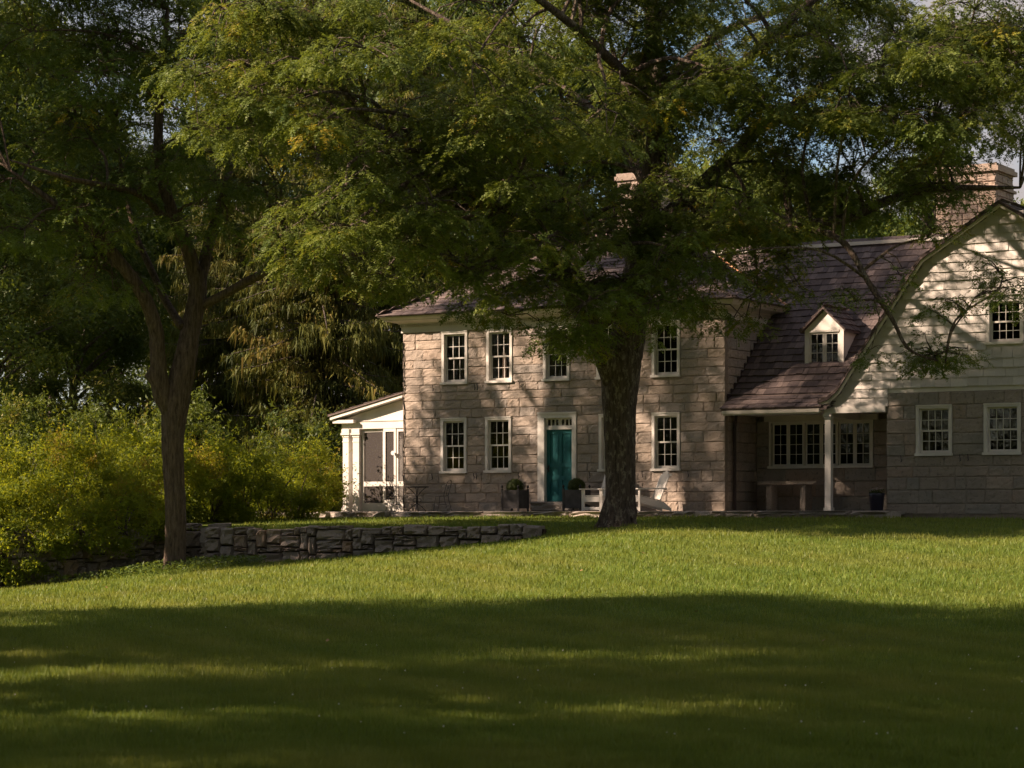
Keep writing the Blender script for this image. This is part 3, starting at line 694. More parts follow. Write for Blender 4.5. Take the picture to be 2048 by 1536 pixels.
# long casement window in the porch
w, a, b_, c, d = frame(wing, WOFF, .42, 3.56, 1.38, 2.72, 2.0, M['white'], .06, .25, True, .03)
bw = (b_-a)/3
for i in range(3):
    for j in range(2):
        x0_ = a+bw*i+bw/2*j+(.025 if j == 0 else .004); x1_ = a+bw*i+bw/2*(j+1)-(.025 if j else .004)
        sash(w, WOFF, x0_, x1_, c, d, 2.05, 2, 4, M['white'], .05, .016)
    if i: MB(WOFF).box((a+bw*i-.024, 2.0, c), (a+bw*i+.024, 2.2, d)).build('mullion', M['cream'], w)
b = MB(WOFF); b.tube([(.17, .35, 2.85), (.14, .40, 2.70), (.10, .42, 2.5), (.10, .42, PATIO_Z+.02)], .045, 8).build('downspout', M['darkpipe'], wing)
for x, z in ((5.25, 1.55), (6.88, 1.55), (7.1, 1.56)): dog(wing, WOFF, x, z, GY)
# dormer
dx0, dx1, dy, dz0, dz1, dzp = 1.82, 2.98, 1.30, 4.12, 5.18, 5.74; dxc = (dx0+dx1)/2
b = MB(WOFF)
b.box((dx0, dy, dz0), (dx0+.13, dy+.1, dz1)); b.box((dx1-.13, dy, dz0), (dx1, dy+.1, dz1)); b.box((dx0+.13, dy, dz0), (dx1-.13, dy+.1, dz0+.12))
b.add([(dx0, dy, dz1), (dx1, dy, dz1), (dxc, dy, dzp-.03), (dx0, dy+.1, dz1), (dx1, dy+.1, dz1), (dxc, dy+.1, dzp-.03)], [(0, 1, 2), (5, 4, 3), (0, 3, 4, 1), (1, 4, 5, 2), (2, 5, 3, 0)])
for xx in (dx0, dx1-.06): b.add([(xx, dy+.101, dz0), (xx+.06, dy+.101, dz0), (xx+.06, dy+.101, dz1), (xx, dy+.101, dz1), (xx, 2.6, dz1), (xx+.06, 2.6, dz1), (xx, 1.35, 4.2), (xx+.06, 1.35, 4.2)],
                                [(0, 1, 2, 3), (3, 2, 5, 4), (1, 7, 5, 2), (0, 3, 4, 6)])
b.box((dx0-.03, dy-.05, dz0-.02), (dx1+.03, dy-.001, dz0+.05))
dorm = b.build('dormer', M['white'], wing)
sash(dorm, WOFF, dx0+.13, dxc-.005, dz0+.12, dz1-.06, dy+.03, 2, 3, M['white'], .055, .016); sash(dorm, WOFF, dxc+.005, dx1-.13, dz0+.12, dz1-.06, dy+.03, 2, 3, M['white'], .055, .016)
MB(WOFF).box((dx0+.131, dy-.015, dz1-.06), (dx1-.131, dy+.09, dz1)).build('head_casing', M['white'], dorm)
b = MB(WOFF); o_ = .10; sl_ = (dzp-dz1)/(dxc-dx0)
for sx in (-1, 1):
    ex_ = dxc+sx*(dxc-dx0+o_); ez = dz1-sl_*o_+.02
    vs = [(ex_, dy-.12, ez), (dxc, dy-.12, dzp+.02), (dxc, 3.0, dzp+.02), (ex_, 2.55, ez), (ex_, dy-.12, ez+.05), (dxc, dy-.12, dzp+.07), (dxc, 3.0, dzp+.07), (ex_, 2.55, ez+.05)]
    fs = [(3,2,1,0),(4,5,6,7),(0,1,5,4),(2,3,7,6),(3,0,4,7)]
    b.add(vs, fs if sx < 0 else [f[::-1] for f in fs])
dr_ = b.build('dormer_roof', M['shake'], wing)
sh = Shingles(dr_, WOFF, 'shake', 60)
for k in range(4):
    t_ = k/3.6; xx = dx1+o_-(dxc-dx0+o_)*t_; zz_ = dz1-sl_*o_+.07+(dzp-dz1+sl_*o_)*t_
    sh.row((xx, 0, zz_), (0, 1, 0), (-1, 0, sl_), dy-.13, 2.45+.4*t_, (.12, .22), .26, .022)
    xx = dx0-o_+(dxc-dx0+o_)*t_; sh.row((xx, 0, zz_), (0, -1, 0), (1, 0, sl_), -2.45-.4*t_, -(dy-.13), (.12, .22), .26, .022)
sh.done()
MB(WOFF).tube([(dxc, 3.0, dzp+.11), (dx1+o_, 2.5, dz1+.04)], .035, 5).build('dormer_flashing', M['copper'], dr_)
chimney(wing, WOFF, 4.05, 5.85, 5.5, 7.0, 7.0, 9.85, .09)

# ================================================================== SCREENED PORCH
POFF = Vector((-11.9, .3, PATIO_Z))
porch = thing('screened_porch', POFF, 'small white screened porch against the left end of the stone house', 'porch')
py, px0, px1, pyb = .3, -13.15, -10.74, 3.6
for (xa, xb, ya) in ((px0, px0+.27, py), (px0+.37, px0+.66, py), (px0, px0+.27, pyb-.3), (px1-.42, px1-.2, pyb-.3)):
    b = MB(POFF); b.box((xa+.03, ya+.03, PATIO_Z+.12), (xb-.03, ya+.27, 2.45)); c_ = b.build('porch_column', M['white'], porch)
    MB(POFF).box((xa, ya, PATIO_Z), (xb, ya+.30, PATIO_Z+.125)).build('base', M['white'], c_)
    b = MB(POFF); b.box((xa+.02, ya+.02, 2.30), (xb-.02, ya+.28, 2.34)); b.box((xa+.015, ya+.015, 2.455), (xb-.015, ya+.285, 2.52)); b.box((xa-.02, ya-.02, 2.525), (xb+.02, ya+.32, 2.585)); b.box((xa+.0, ya+.0, 2.59), (xb-.0, ya+.30, 2.70)); b.build('capital', M['white'], c_)
MB(POFF).box((px0, py+.02, 2.702), (px1, py+.26, 2.90)).box((px0, py+.27, 2.702), (px0+.26, pyb, 2.90)).box((px0+.27, pyb-.25, 2.702), (px1, pyb, 2.90)).build('entablature', M['white'], porch)
zl, zr = 3.05, 3.62
b = MB(POFF); b.add([(px0, py+.05, 2.902), (px1, py+.05, 2.902), (px1, py+.05, zr-.02), (px0, py+.05, zl-.06), (px0, py+.2, 2.902), (px1, py+.2, 2.902), (px1, py+.2, zr-.02), (px0, py+.2, zl-.06)], [(0,1,2,3),(7,6,5,4),(0,4,5,1),(3,2,6,7)])
b.box((px0+.3, py+.02, 2.93), (px1, py+.049, 2.955)); b.build('pediment', M['white'], porch)
b = MB(POFF); xl = px0-.28; zs_ = zl-.28*(zr-zl)/(px1-px0)
b.add([(xl, py-.22, zs_), (px1, py-.22, zr), (px1, pyb+.2, zr), (xl, pyb+.2, zs_), (xl, py-.22, zs_+.10), (px1, py-.22, zr+.10), (px1, pyb+.2, zr+.10), (xl, pyb+.2, zs_+.10)], [(3,2,1,0),(4,5,6,7),(0,1,5,4),(2,3,7,6),(3,0,4,7)])
b.box((xl+.06, py-.16, zs_-.10), (px0-.001, pyb+.1, zs_-.002)); b.box((px0, py-.16, zl-.17), (px0+.55, py+.019, zl-.07))
b.build('rake_cornice', M['white'], porch)
b = MB(POFF); b.add([(xl-.05, py-.26, zs_+.102), (px1+.02, py-.26, zr+.112), (px1+.02, pyb+.24, zr+.112), (xl-.05, pyb+.24, zs_+.102), (xl-.05, py-.26, zs_+.14), (px1+.02, py-.26, zr+.15), (px1+.02, pyb+.24, zr+.15), (xl-.05, pyb+.24, zs_+.14)], [(3,2,1,0),(4,5,6,7),(0,1,5,4),(2,3,7,6),(3,0,4,7)])
pr_ = b.build('porch_roof', M['shake'], porch); sh = Shingles(pr_, POFF, 'shake', 0); m_ = 10
for k in range(m_):
    t_ = k/m_; xx = xl-.05+(px1-xl)*t_; sh.row((xx, 0, zs_+.14+(zr-zs_)*t_), (0, -1, 0), (px1-xl, 0, zr-zs_), -(pyb+.24), -(py-.27), (.15, .3), .42, .02)
sh.done()
def screen_bay(x0_, x1_, y, bz, rail, name):
    b = MB(POFF); s_ = .07
    b.box((x0_, y, PATIO_Z+.02), (x0_+s_, y+.06, 2.70)); b.box((x1_-s_, y, PATIO_Z+.02), (x1_, y+.06, 2.70)); b.box((x0_+s_, y, 2.60), (x1_-s_, y+.06, 2.70))
    b.box((x0_+s_, y, PATIO_Z+.02), (x1_-s_, y+.06, PATIO_Z+bz)); b.box((x0_+s_, y, rail), (x1_-s_, y+.06, rail+.14))
    f_ = b.build('screen_frame', M['white'], porch)
    for z0_, z1_ in ((PATIO_Z+bz, rail), (rail+.14, 2.60)): MB(POFF).box((x0_+s_, y+.028, z0_), (x1_-s_, y+.032, z1_)).build('screen', M['screen'], f_)
screen_bay(px0+.68, px0+1.52, py+.12, .26, .95, 'a'); screen_bay(px0+1.53, px0+1.98, py+.03, .36, .95, 'b'); screen_bay(px0+1.985, px1+.01, py+.05, .36, .95, 'c')
MB(POFF).tube([(px0+1.93, py+.03, 1.95), (px0+1.93, py-.06, 1.95)], [.012, .07], 8).build('lantern', M['white'], porch)
b = MB(POFF); b.box((px0+.1, py+.3, 0), (px1, pyb-.1, PATIO_Z-.02)); b.build('porch_floor', M['flag'], porch)

# ------------------------------------------------------------------ patio
b = MB(); b.box((-15.2, -2.35, -.25), (4.75, .08, PATIO_Z-.06)); b.box((.03, .09, -.25), (4.80, 2.05, PATIO_Z-.06))
patio = b.build('patio', M['mortar']); patio['kind'] = 'structure'
FL = block_meshes(M['flag'], 5, amp=.10)
x = -15.3
while x < 4.7:
    w = random.uniform(.6, 1.5)
    if x < -9 : yy, hh = -2.42, .26
    else: yy, hh = -2.38, random.choice([.12, .18, .26])
    put('flagstone', random.choice(FL), patio, (x+w/2, yy+.35+random.uniform(-.05, .05), PATIO_Z-hh/2-random.uniform(0, .012)), (w-.02, .75+random.uniform(-.05, .08), hh)); x += w
for yy in (-1.3, -.55, .45, 1.2, 1.7):
    x = -15.2 if yy < 0 else .1
    while x < 4.6:
        w = random.uniform(.6, 1.4); put('flagstone', random.choice(FL), patio, (x+w/2, yy+.0, PATIO_Z-.05), (w-.02, .74, .10)); x += w

# ------------------------------------------------------------------ dry stone retaining walls
RB = block_meshes(M['rubble'], 10, nx_=3, nz=3, amp=.13, edge=.2)
def rubble_wall(A, B, name, label, small=.18, thick=.5):
    A, B = np.array(A), np.array(B); Lw = np.linalg.norm(B-A); t_ = (B-A)/Lw
    P0 = Vector((*cw(*A), 0)); P1 = Vector((*cw(*B), 0)); ang = math.atan2(P1.y-P0.y, P1.x-P0.x); dirv = (P1-P0).normalized()
    mid = (P0+P1)/2
    def zz(s_): 
        x, d = A+t_*s_; lo = float(lower(x, d)); hi = float(upper(x, d+.4)); return lo-.18, max(hi+.02, lo+.03)
    zb = zz(Lw/2)[0]
    root = thing(name, (mid.x, mid.y, zb), label, 'stone wall')
    n = int(Lw/.05); sky_ = [zz((i+.5)*.05)[0] for i in range(n)]; top = [zz((i+.5)*.05)[1]+.04*math.sin(i*.13)+.03*math.sin(i*.41) for i in range(n)]
    for _ in range(900):
        cand = [(sky_[i], i) for i in range(n) if sky_[i] < top[i]-.03]
        if not cand: break
        z0, i = min(cand); j = i
        while i > 0 and abs(sky_[i-1]-z0) < .05: i -= 1
        while j+1 < n and abs(sky_[j+1]-z0) < .05: j += 1
        seg = j-i+1; wid = min(seg, int(random.choice([random.uniform(4, 7), random.uniform(7, 13), random.uniform(9, 18)])))
        if seg-wid < 3: wid = seg if seg < 16 else seg//2
        z0 = min(sky_[i:i+wid]); room = max(top[i:i+wid])-z0; h = random.choice([random.uniform(.08, .15), random.uniform(.18, .34), random.uniform(.26, .48)])
        if room-h < .09: h = room
        for q in range(i, i+wid): sky_[q] = z0+h
        s_ = (i+wid/2)*.05; c_ = P0+dirv*s_; th_ = thick*random.uniform(.85, 1.15)
        nrm = Vector((-dirv.y, dirv.x, 0)); c_ = c_+nrm*(th_/2-.12+random.uniform(-.05, .06))
        o = put('stone', random.choice(RB), root, (c_.x-mid.x, c_.y-mid.y, z0+h/2-zb), (max(.05, wid*.05-.018), th_, max(.04, h-.014)), ang)
        o.rotation_euler = (random.uniform(-.04, .04), random.uniform(-.05, .05), ang+random.uniform(-.06, .06))
    core = MB((mid.x, mid.y, zb)); k = 24
    nrm = Vector((-dirv.y, dirv.x, 0))
    for q in range(k):
        s0, s1 = Lw*q/k, Lw*(q+1)/k; a, c_ = P0+dirv*s0+nrm*.06, P0+dirv*s1+nrm*.06; e, f = a+nrm*.25, c_+nrm*.25
        z00, z01 = zz(s0); z10, z11 = zz(s1); z01 -= .07; z11 -= .07
        core.add([(a.x, a.y, z00), (c_.x, c_.y, z10), (f.x, f.y, z10), (e.x, e.y, z00), (a.x, a.y, z01), (c_.x, c_.y, z11), (f.x, f.y, z11), (e.x, e.y, z01)], [(3,2,1,0),(4,5,6,7),(0,1,5,4),(1,2,6,5),(2,3,7,6),(3,0,4,7)])
    core.build('packed_soil', M['soil'], root)
rubble_wall((-7.6, 58.4), (.75, 56.15), 'retaining_wall', 'dry stone retaining wall tapering into the lawn before the terrace')
rubble_wall((-7.78, 61.8), (-7.62, 58.75), 'retaining_wall', 'short return of the dry stone wall running back into shade')
rubble_wall((-12.4, 57.6), (-8.1, 61.5), 'retaining_wall', 'shaded dry stone wall beneath the overhanging hedge behind the left tree')
rubble_wall((-17, 55.9), (-12.45, 57.55), 'retaining_wall', 'dark dry stone wall at the far left edge of the lawn')

# ================================================================== TREES
def limb_mesh(mb, pts, radii, n=10, sub=5, rough=.06, seed=0, knobs=()):
    rg = random.Random(seed); c = catmull(pts, sub); k = len(c)
    rr = [float(np.interp(i/(k-1)*(len(radii)-1), range(len(radii)), radii)) for i in range(k)]
    d = (c[1]-c[0]).normalized(); a = d.cross(Vector((.31, .93, .17))).normalized(); vs = []; ph = [rg.uniform(0, 6.3) for _ in range(4)]
    for i, p in enumerate(c):
        d = (c[min(i+1, k-1)]-c[max(i-1, 0)]).normalized(); a = (a-d*a.dot(d)).normalized(); b_ = d.cross(a)
        for j in range(n):
            t_ = 2*math.pi*j/n
            q = rr[i]*(1+rough*(math.sin(3*t_+ph[0]+i*.25)+.7*math.sin(5*t_+ph[1]-i*.4)+.5*rg.uniform(-1, 1)))
            v = p+(a*math.cos(t_)+b_*math.sin(t_))*q
            for kp, kr, kh in knobs:
                dd = (v-kp).length
                if dd < kr*2: v = v+(v-p).normalized()*kh*math.exp(-(dd/kr)**2)
            vs.append(v)
    fs = [(i*n+j, i*n+(j+1) % n, (i+1)*n+(j+1) % n, (i+1)*n+j) for i in range(k-1) for j in range(n)]
    fs += [tuple(range(n-1, -1, -1)), tuple(range((k-1)*n, k*n))]
    mb.add(vs, fs); return c, rr

# a pinnate frond: rachis arching forward with pairs of leaflets, one triangle each
def frond_template(pairs=8):
    T = []
    for i in range(pairs):
        s_ = (i+.6)/pairs; z = -.22*s_*s_; ln = .22*(1-.55*abs(s_-.45)); w = .075
        for sd in (-1, 1):
            T.append([(s_-w, .012*sd, z), (s_+w, .012*sd, z-.02), (s_+.10, sd*ln, z-.05)])
    return np.array(T)                                 # (2*pairs, 3, 3), unit length
FT = frond_template()
def fronds_mesh(name, pos_, dirs, ups, size, tint, m, off):
    n = len(pos_); X = dirs/np.linalg.norm(dirs, axis=1, keepdims=True)
    Y = np.cross(ups, X); Y /= np.linalg.norm(Y, axis=1, keepdims=True)+1e-9; Z = np.cross(X, Y)
    B = np.stack([X, Y, Z], 1)*size[:, None, None]
    k = len(FT)
    V = np.einsum('kvc,ncd->nkvd', FT, B)+pos_[:, None, None, :]-np.array(off)
    V += RNG.normal(0, .012, (V.shape[0], V.shape[1], 1, 3))+RNG.normal(0, .007, V.shape)
    F = np.arange(n*k*3).reshape(-1, 3)
    return np_mesh(name, V.reshape(-1, 3), F, m, np.clip(np.repeat(tint, k)+RNG.normal(0, .05, n*k), 0, 1))
def make_pads(ells):                 # boughs spread through the crown, each a shallow layered fan of leafy pads
    out_ = []
    for (u, v, d, ru, rv, rd, n, rad) in ells:
        k = 0
        while k < n:
            while True:
                q = RNG.uniform(-1, 1, 3); r_ = np.linalg.norm(q)
                if .2 < r_ < 1: break
            if r_ < .65 and RNG.random() < .5: q = q/r_*RNG.uniform(.65, 1)
            c = P(u+q[0]*ru, v+q[1]*rv, d+q[2]*rd); m_ = int(RNG.integers(3, 8)); br = rad*RNG.uniform(1.2, 2.1); tx_, ty = RNG.normal(0, .16, 2)
            for _ in range(min(m_, n-k)):
                a = RNG.uniform(0, 2*np.pi); rho = br*math.sqrt(RNG.random()); x, y = rho*math.cos(a), rho*math.sin(a)
                out_.append((c+Vector((x, y, tx_*x+ty*y-.22*rho*rho/br+RNG.normal(0, .10))), rad*RNG.uniform(.65, 1.25), q)); k += 1
    return out_
def locust(name, base, label, limbs, ells, per, tint0, trunk_limbs, fsize=.28, bk='bark', knobs=(), yellow=.05, group=None, seed=1, roots=0):
    off = base; root = thing(name, base, label, 'tree', group)
    tb = MB(off); nodes = []
    for i, (pts, rad) in enumerate(trunk_limbs): 
        c, rr = limb_mesh(tb, pts, rad, 18 if i == 0 else 12, 7, .05, i, knobs)
        if i: nodes += [(p, r_) for p, r_ in zip(c, rr)]
    for k in range(roots):
        a = 2*math.pi*k/max(1, roots)+random.uniform(-.3, .3); r0 = trunk_limbs[0][1][2]; ca, sa = math.cos(a), math.sin(a); ln = random.uniform(1.15, 1.5)*r0
        tb.tube([base+Vector((ca*r0*.55, sa*r0*.55, .75)), base+Vector((ca*r0*.95, sa*r0*.95, .32)), base+Vector((ca*ln*.85, sa*ln*.85, .10)), base+Vector((ca*ln*1.2, sa*ln*1.2, -.03))], [r0*.30, r0*.30, r0*.22, r0*.08], 8)
    tb.build('trunk', M[bk], root, True)
    for i, (pts, rad) in enumerate(limbs):
        lb = MB(off); c, rr = limb_mesh(lb, pts, rad, 9, 6, .06, 20+i); lb.build('limb', M[bk], root, True)
        nodes += [(p, r_) for p, r_ in zip(c, rr)]
    pads = make_pads(ells); NP = np.array([p for p, _ in nodes]); NR = [r_ for _, r_ in nodes]
    # secondary boughs: pads gathered into groups, each group fed by one bough
    C = np.array([p[0] for p in pads]); K = max(8, len(C)//9)
    cent = C[RNG.choice(len(C), K, False)]
    for _ in range(5):
        own = np.argmin(((C[:, None]-cent[None])**2).sum(2), 1)
        for k in range(K):
            if (own == k).any(): cent[k] = C[own == k].mean(0)
    bb = MB(off); sec = []
    for k in range(K):
        dv = NP-cent[k]; cost = np.linalg.norm(dv, axis=1)+.8*np.maximum(0, dv[:, 2]+.3); j = int(np.argmin(cost))
        a, e = Vector(NP[j]), Vector(cent[k]); ln = (e-a).length
        m1 = a.lerp(e, .35)+Vector((random.uniform(-.1, .1)*ln, random.uniform(-.1, .1)*ln, .10*ln)); m2 = a.lerp(e, .7)+Vector((random.uniform(-.08, .08)*ln, random.uniform(-.08, .08)*ln, .08*ln))
        r0 = min(NR[j]*.6, .025+.016*ln); pts = catmull([a, m1, m2, e], 4); rr = list(np.linspace(max(.03, r0), .016, len(pts)))
        bb.tube(pts, rr, 6); sec.append(pts[3:])
    for i, (p, r_, q) in enumerate(pads):
        sp = sec[own[i]]; j = min(range(len(sp)), key=lambda k_: (sp[k_]-p).length+.5*max(0, sp[k_].z-p.z)); a = sp[j]; ln = (p-a).length
        if ln > .1:
            m1 = a.lerp(p, .5)+Vector((random.uniform(-.15, .15)*ln, random.uniform(-.15, .15)*ln, .14*ln))
            bb.tube([a, m1, p, p+Vector((random.uniform(-.3, .3), random.uniform(-.3, .3), -.05))], [.02, .014, .010, .004], 4)
        for _ in range(3):
            e = p+Vector((random.uniform(-1, 1), random.uniform(-1, 1), random.uniform(-.35, .1)))*r_*.8
            bb.tube([p, p.lerp(e, .5)+Vector((0, 0, .08)), e], [.009, .006, .003], 3)
    bb.build('boughs', M[bk], root)
    # fronds
    POS, DIR, UPS, SZ, TT = [], [], [], [], []
    for (p, r_, q) in pads:
        n = int(per*(r_**1.6)*RNG.uniform(.75, 1.2)); ph = RNG.uniform(0, 2*np.pi, n); rr = np.sqrt(RNG.random(n))*r_
        sq = RNG.uniform(.6, 1.0); rot = RNG.uniform(0, np.pi)
        ex_, ey = np.cos(ph)*rr, np.sin(ph)*rr*sq
        dx_, dy_ = ex_*np.cos(rot)-ey*np.sin(rot), ex_*np.sin(rot)+ey*np.cos(rot)
        dz = -.62*r_*(rr/r_)**2+RNG.normal(0, .06, n)*r_
        POS.append(np.stack([p.x+dx_, p.y+dy_, p.z+dz], 1))
        a = np.arctan2(dy_, dx_)+RNG.normal(0, .6, n); dr = .14-.80*(rr/r_)**1.5+RNG.normal(0, .25, n)
        DIR.append(np.stack([np.cos(a), np.sin(a), dr], 1))
        UPS.append(np.stack([np.cos(a)*.6, np.sin(a)*.6, np.ones(n)], 1)+RNG.normal(0, .34, (n, 3)))
        SZ.append(fsize*RNG.uniform(.7, 1.2, n))
        t_ = np.clip(RNG.normal(tint0, .16), .05, .8)+RNG.normal(0, .08, n)
        if RNG.random() < yellow: t_ = RNG.uniform(.80, .98)+RNG.normal(0, .05, n)
        TT.append(t_)
    POS, DIR, UPS, SZ, TT = map(np.concatenate, (POS, DIR, UPS, SZ, TT))
    print(name, 'pads', len(pads), 'fronds', len(POS), 'tris', len(POS)*len(FT))
    link('crown', fronds_mesh('crown', POS, DIR, UPS, SZ, TT, M['locust'], off), root)
    return root
D1 = 57.0
mb_ = P(1237, 1056, D1); mb_.z = float(ground((1237-1024)/FPX*D1, D1))-.05
mt_limbs = [([mb_, P(1238, 1040, D1), P(1240, 1000, D1), P(1241, 900, D1), P(1240, 800, D1), P(1243, 730, D1), P(1258, 650, D1+.2), P(1275, 540, D1+.4)], [.54, .43, .375, .36, .42, .48, .40, .33]),
            ([P(1275, 560, D1+.4), P(1292, 430, D1+.3), P(1312, 300, D1), P(1318, 180, D1-.3), P(1305, 40, D1), P(1295, -120, D1), P(1300, -320, D1)], [.37, .31, .27, .24, .19, .12, .05]),
            ([P(1228, 760, D1-.1), P(1200, 690, D1-.5), P(1150, 590, D1-1.2), P(1060, 470, D1-2), P(930, 370, D1-2.6), P(780, 270, D1-3), P(620, 180, D1-3), P(470, 90, D1-3)], [.30, .27, .23, .19, .16, .12, .08, .03])]
m_limbs = [([P(1288, 560, D1+.3), P(1370, 500, D1-.5), P(1450, 465, D1-1.2), P(1560, 455, D1-1.8), P(1680, 440, D1-2), P(1780, 400, D1-2), P(1880, 378, D1-2), P(2040, 375, D1-2)], [.22, .19, .17, .15, .13, .11, .08, .03]),
           ([P(1300, 470, D1+.2), P(1370, 400, D1+.5), P(1430, 345, D1+.8), P(1480, 300, D1+1), P(1520, 255, D1+1), P(1600, 205, D1+1), P(1720, 140, D1+.6), P(1880, 90, D1)], [.25, .22, .19, .18, .17, .14, .10, .03]),
           ([P(1500, 275, D1+1), P(1545, 248, D1+.6), P(1600, 232, D1), P(1720, 250, D1-1), P(1850, 290, D1-2)], [.11, .10, .08, .06, .02]),
           ([P(1318, 240, D1), P(1390, 190, D1-.6), P(1480, 130, D1-1.2), P(1560, 60, D1-1.5), P(1650, -20, D1-2), P(1800, -120, D1-2)], [.18, .15, .13, .11, .09, .03]),
           ([P(1560, 455, D1-1.8), P(1640, 462, D1-2.6), P(1692, 490, D1-3), P(1740, 570, D1-3.2), P(1785, 640, D1-3.3), P(1820, 700, D1-3.4), P(1890, 725, D1-3.5)], [.085, .08, .075, .065, .05, .035, .015]),
           ([P(1300, 380, D1), P(1240, 280, D1+1.5), P(1130, 180, D1+3), P(980, 90, D1+4), P(820, 0, D1+5)], [.18, .15, .12, .09, .03]),
           ([P(1310, 300, D1), P(1290, 200, D1-2), P(1200, 100, D1-4), P(1080, 0, D1-5.5), P(950, -80, D1-6)], [.16, .13, .11, .08, .03]),
           ([P(1300, 60, D1), P(1400, -60, D1+1.5), P(1520, -150, D1+3), P(1700, -260, D1+4)], [.13, .1, .08, .03]),
           ([P(1320, 180, D1), P(1420, 80, D1+3), P(1560, 20, D1+5.5), P(1720, -20, D1+7)], [.13, .1, .08, .03])]
m_ells = [ # u, v, d, ru, rv, rd, pads, pad radius
    (740, 210, 50, 330, 250, 3.0, 165, .60), (550, 130, 50.5, 160, 180, 2.2, 66, .56), (960, 340, 52, 250, 190, 3.0, 105, .58), (1130, 130, 53, 280, 220, 4, 105, .64),
    (720, 450, 51, 200, 105, 2.0, 56, .54), (880, 545, 52, 130, 55, 1.4, 26, .44), (1190, 490, 52.6, 200, 130, 2.2, 84, .52), (1220, 640, 52.6, 160, 55, .9, 22, .40), (1390, 500, 55, 180, 110, 2.5, 74, .52),
    (1290, 580, 54, 170, 55, 1.4, 16, .44), (1500, 590, 55, 110, 45, 1.2, 10, .40), (1010, 600, 54.0, 110, 45, 1.2, 12, .42),
    (1560, 350, 56, 220, 130, 3.5, 112, .58), (1470, 80, 56, 240, 190, 4.5, 150, .62), (1540, 190, 55.5, 200, 90, 3, 40, .6), (1750, 120, 56, 260, 170, 5, 190, .62), (1950, 180, 55, 170, 175, 4.5, 140, .62),
    (1760, 330, 55.5, 200, 80, 3, 50, .58), (1830, 700, 53.6, 90, 55, .8, 15, .40), (1770, 590, 53.8, 70, 60, .6, 8, .38), (1960, 560, 54, 110, 70, 1, 14, .46), (1900, 450, 54.5, 110, 55, 1.5, 6, .42),
    (1000, 250, 60.5, 330, 260, 2.5, 55, .85), (1480, 130, 60.2, 250, 170, 2, 20, .8),  # unseen pads at the back, added to shade facade and gable
    (950, -170, 55, 480, 170, 6, 60, .95), (1500, -200, 56, 480, 170, 6, 30, .95), (900, -400, 55, 360, 130, 5, 40, 1.0), (1210, -10, 54, 130, 70, 2, 26, .62), (1275, 385, 54.5, 80, 60, 1, 30, .46), (1420, 430, 54.5, 130, 60, 1.5, 26, .48), (1210, 675, 52.8, 75, 40, .6, 9, .40), (1960, 50, 56, 140, 130, 4, 70, .62), (2200, 120, 57, 160, 240, 5, 18, 1.0)]  # topmost pads added above the frame to keep sun off the right crown
locust('locust_tree', mb_, 'big honey locust with thick mottled trunk standing before the front door', m_limbs, m_ells, 98, .50, mt_limbs, yellow=.06, roots=7)
MB((mb_.x, mb_.y, mb_.z)).lathe((mb_.x, mb_.y, mb_.z-.02), [(1.0, -.05), (.85, .075), (.55, .12), (.2, .13)], 18).build('mulch_ring', M['mulch'])['kind'] = 'structure'

D2 = 56.6
lb_ = P(350, 1132, D2); lb_.z = float(ground((350-1024)/FPX*D2, D2))-.05
l_trunk = [([lb_, P(350, 1110, D2), P(350, 1020, D2), P(348, 930, D2), P(346, 860, D2), P(352, 800, D2), P(368, 730, D2), P(382, 660, D2+.1), P(395, 590, D2+.2), P(392, 540, D2+.2)], [.32, .265, .25, .25, .28, .33, .28, .235, .22, .19]),
           ([P(345, 830, D2), P(322, 775, D2-.2), P(316, 715, D2-.3), P(312, 660, D2-.4), P(288, 595, D2-.6), P(240, 525, D2-.9), P(190, 465, D2-1.2), P(120, 415, D2-1.6), P(20, 340, D2-2)], [.26, .22, .19, .175, .165, .15, .12, .09, .03])]
l_limbs = [([P(394, 560, D2+.2), P(372, 490, D2+.1), P(345, 430, D2), P(318, 320, D2-.4), P(322, 180, D2-.8), P(335, 20, D2-1)], [.19, .17, .15, .13, .10, .04]),
           ([P(396, 580, D2+.2), P(412, 510, D2+.5), P(432, 440, D2+1), P(455, 360, D2+1.5), P(470, 230, D2+2), P(490, 80, D2+2)], [.16, .14, .125, .10, .08, .03]),
           ([P(404, 612, D2+.2), P(455, 585, D2-.3), P(520, 550, D2-.9), P(600, 522, D2-1.4), P(690, 512, D2-1.8), P(770, 500, D2-2)], [.12, .11, .10, .085, .06, .02]),
           ([P(365, 655, D2), P(330, 600, D2+.8), P(298, 530, D2+1.5), P(272, 470, D2+2), P(250, 380, D2+2.5), P(230, 250, D2+3)], [.10, .095, .085, .075, .06, .02]),
           ([P(330, 440, D2-.1), P(290, 395, D2-.8), P(230, 375, D2-1.5), P(130, 355, D2-2.5), P(20, 320, D2-3)], [.10, .09, .075, .06, .02]),
           ([P(250, 540, D2-.9), P(190, 500, D2+.3), P(130, 440, D2+1.2), P(60, 380, D2+2)], [.09, .075, .06, .02])]
l_ells = [(190, 30, 56.5, 150, 60, 2, 34, .62), (120, 120, 57, 260, 200, 4, 120, .68), (330, 160, 57, 220, 210, 4, 120, .64), (450, 330, 56.5, 150, 130, 2.6, 60, .54), (110, 390, 56, 190, 90, 2.6, 70, .56), (300, 400, 55.5, 150, 60, 2.2, 26, .48), (120, 560, 57, 130, 90, 2, 24, .5),
          (600, 490, 55.0, 120, 35, 1.0, 10, .44), (250, -160, 57, 420, 160, 5, 40, 1.0), (-150, 200, 57, 150, 260, 4, 22, 1.0)]
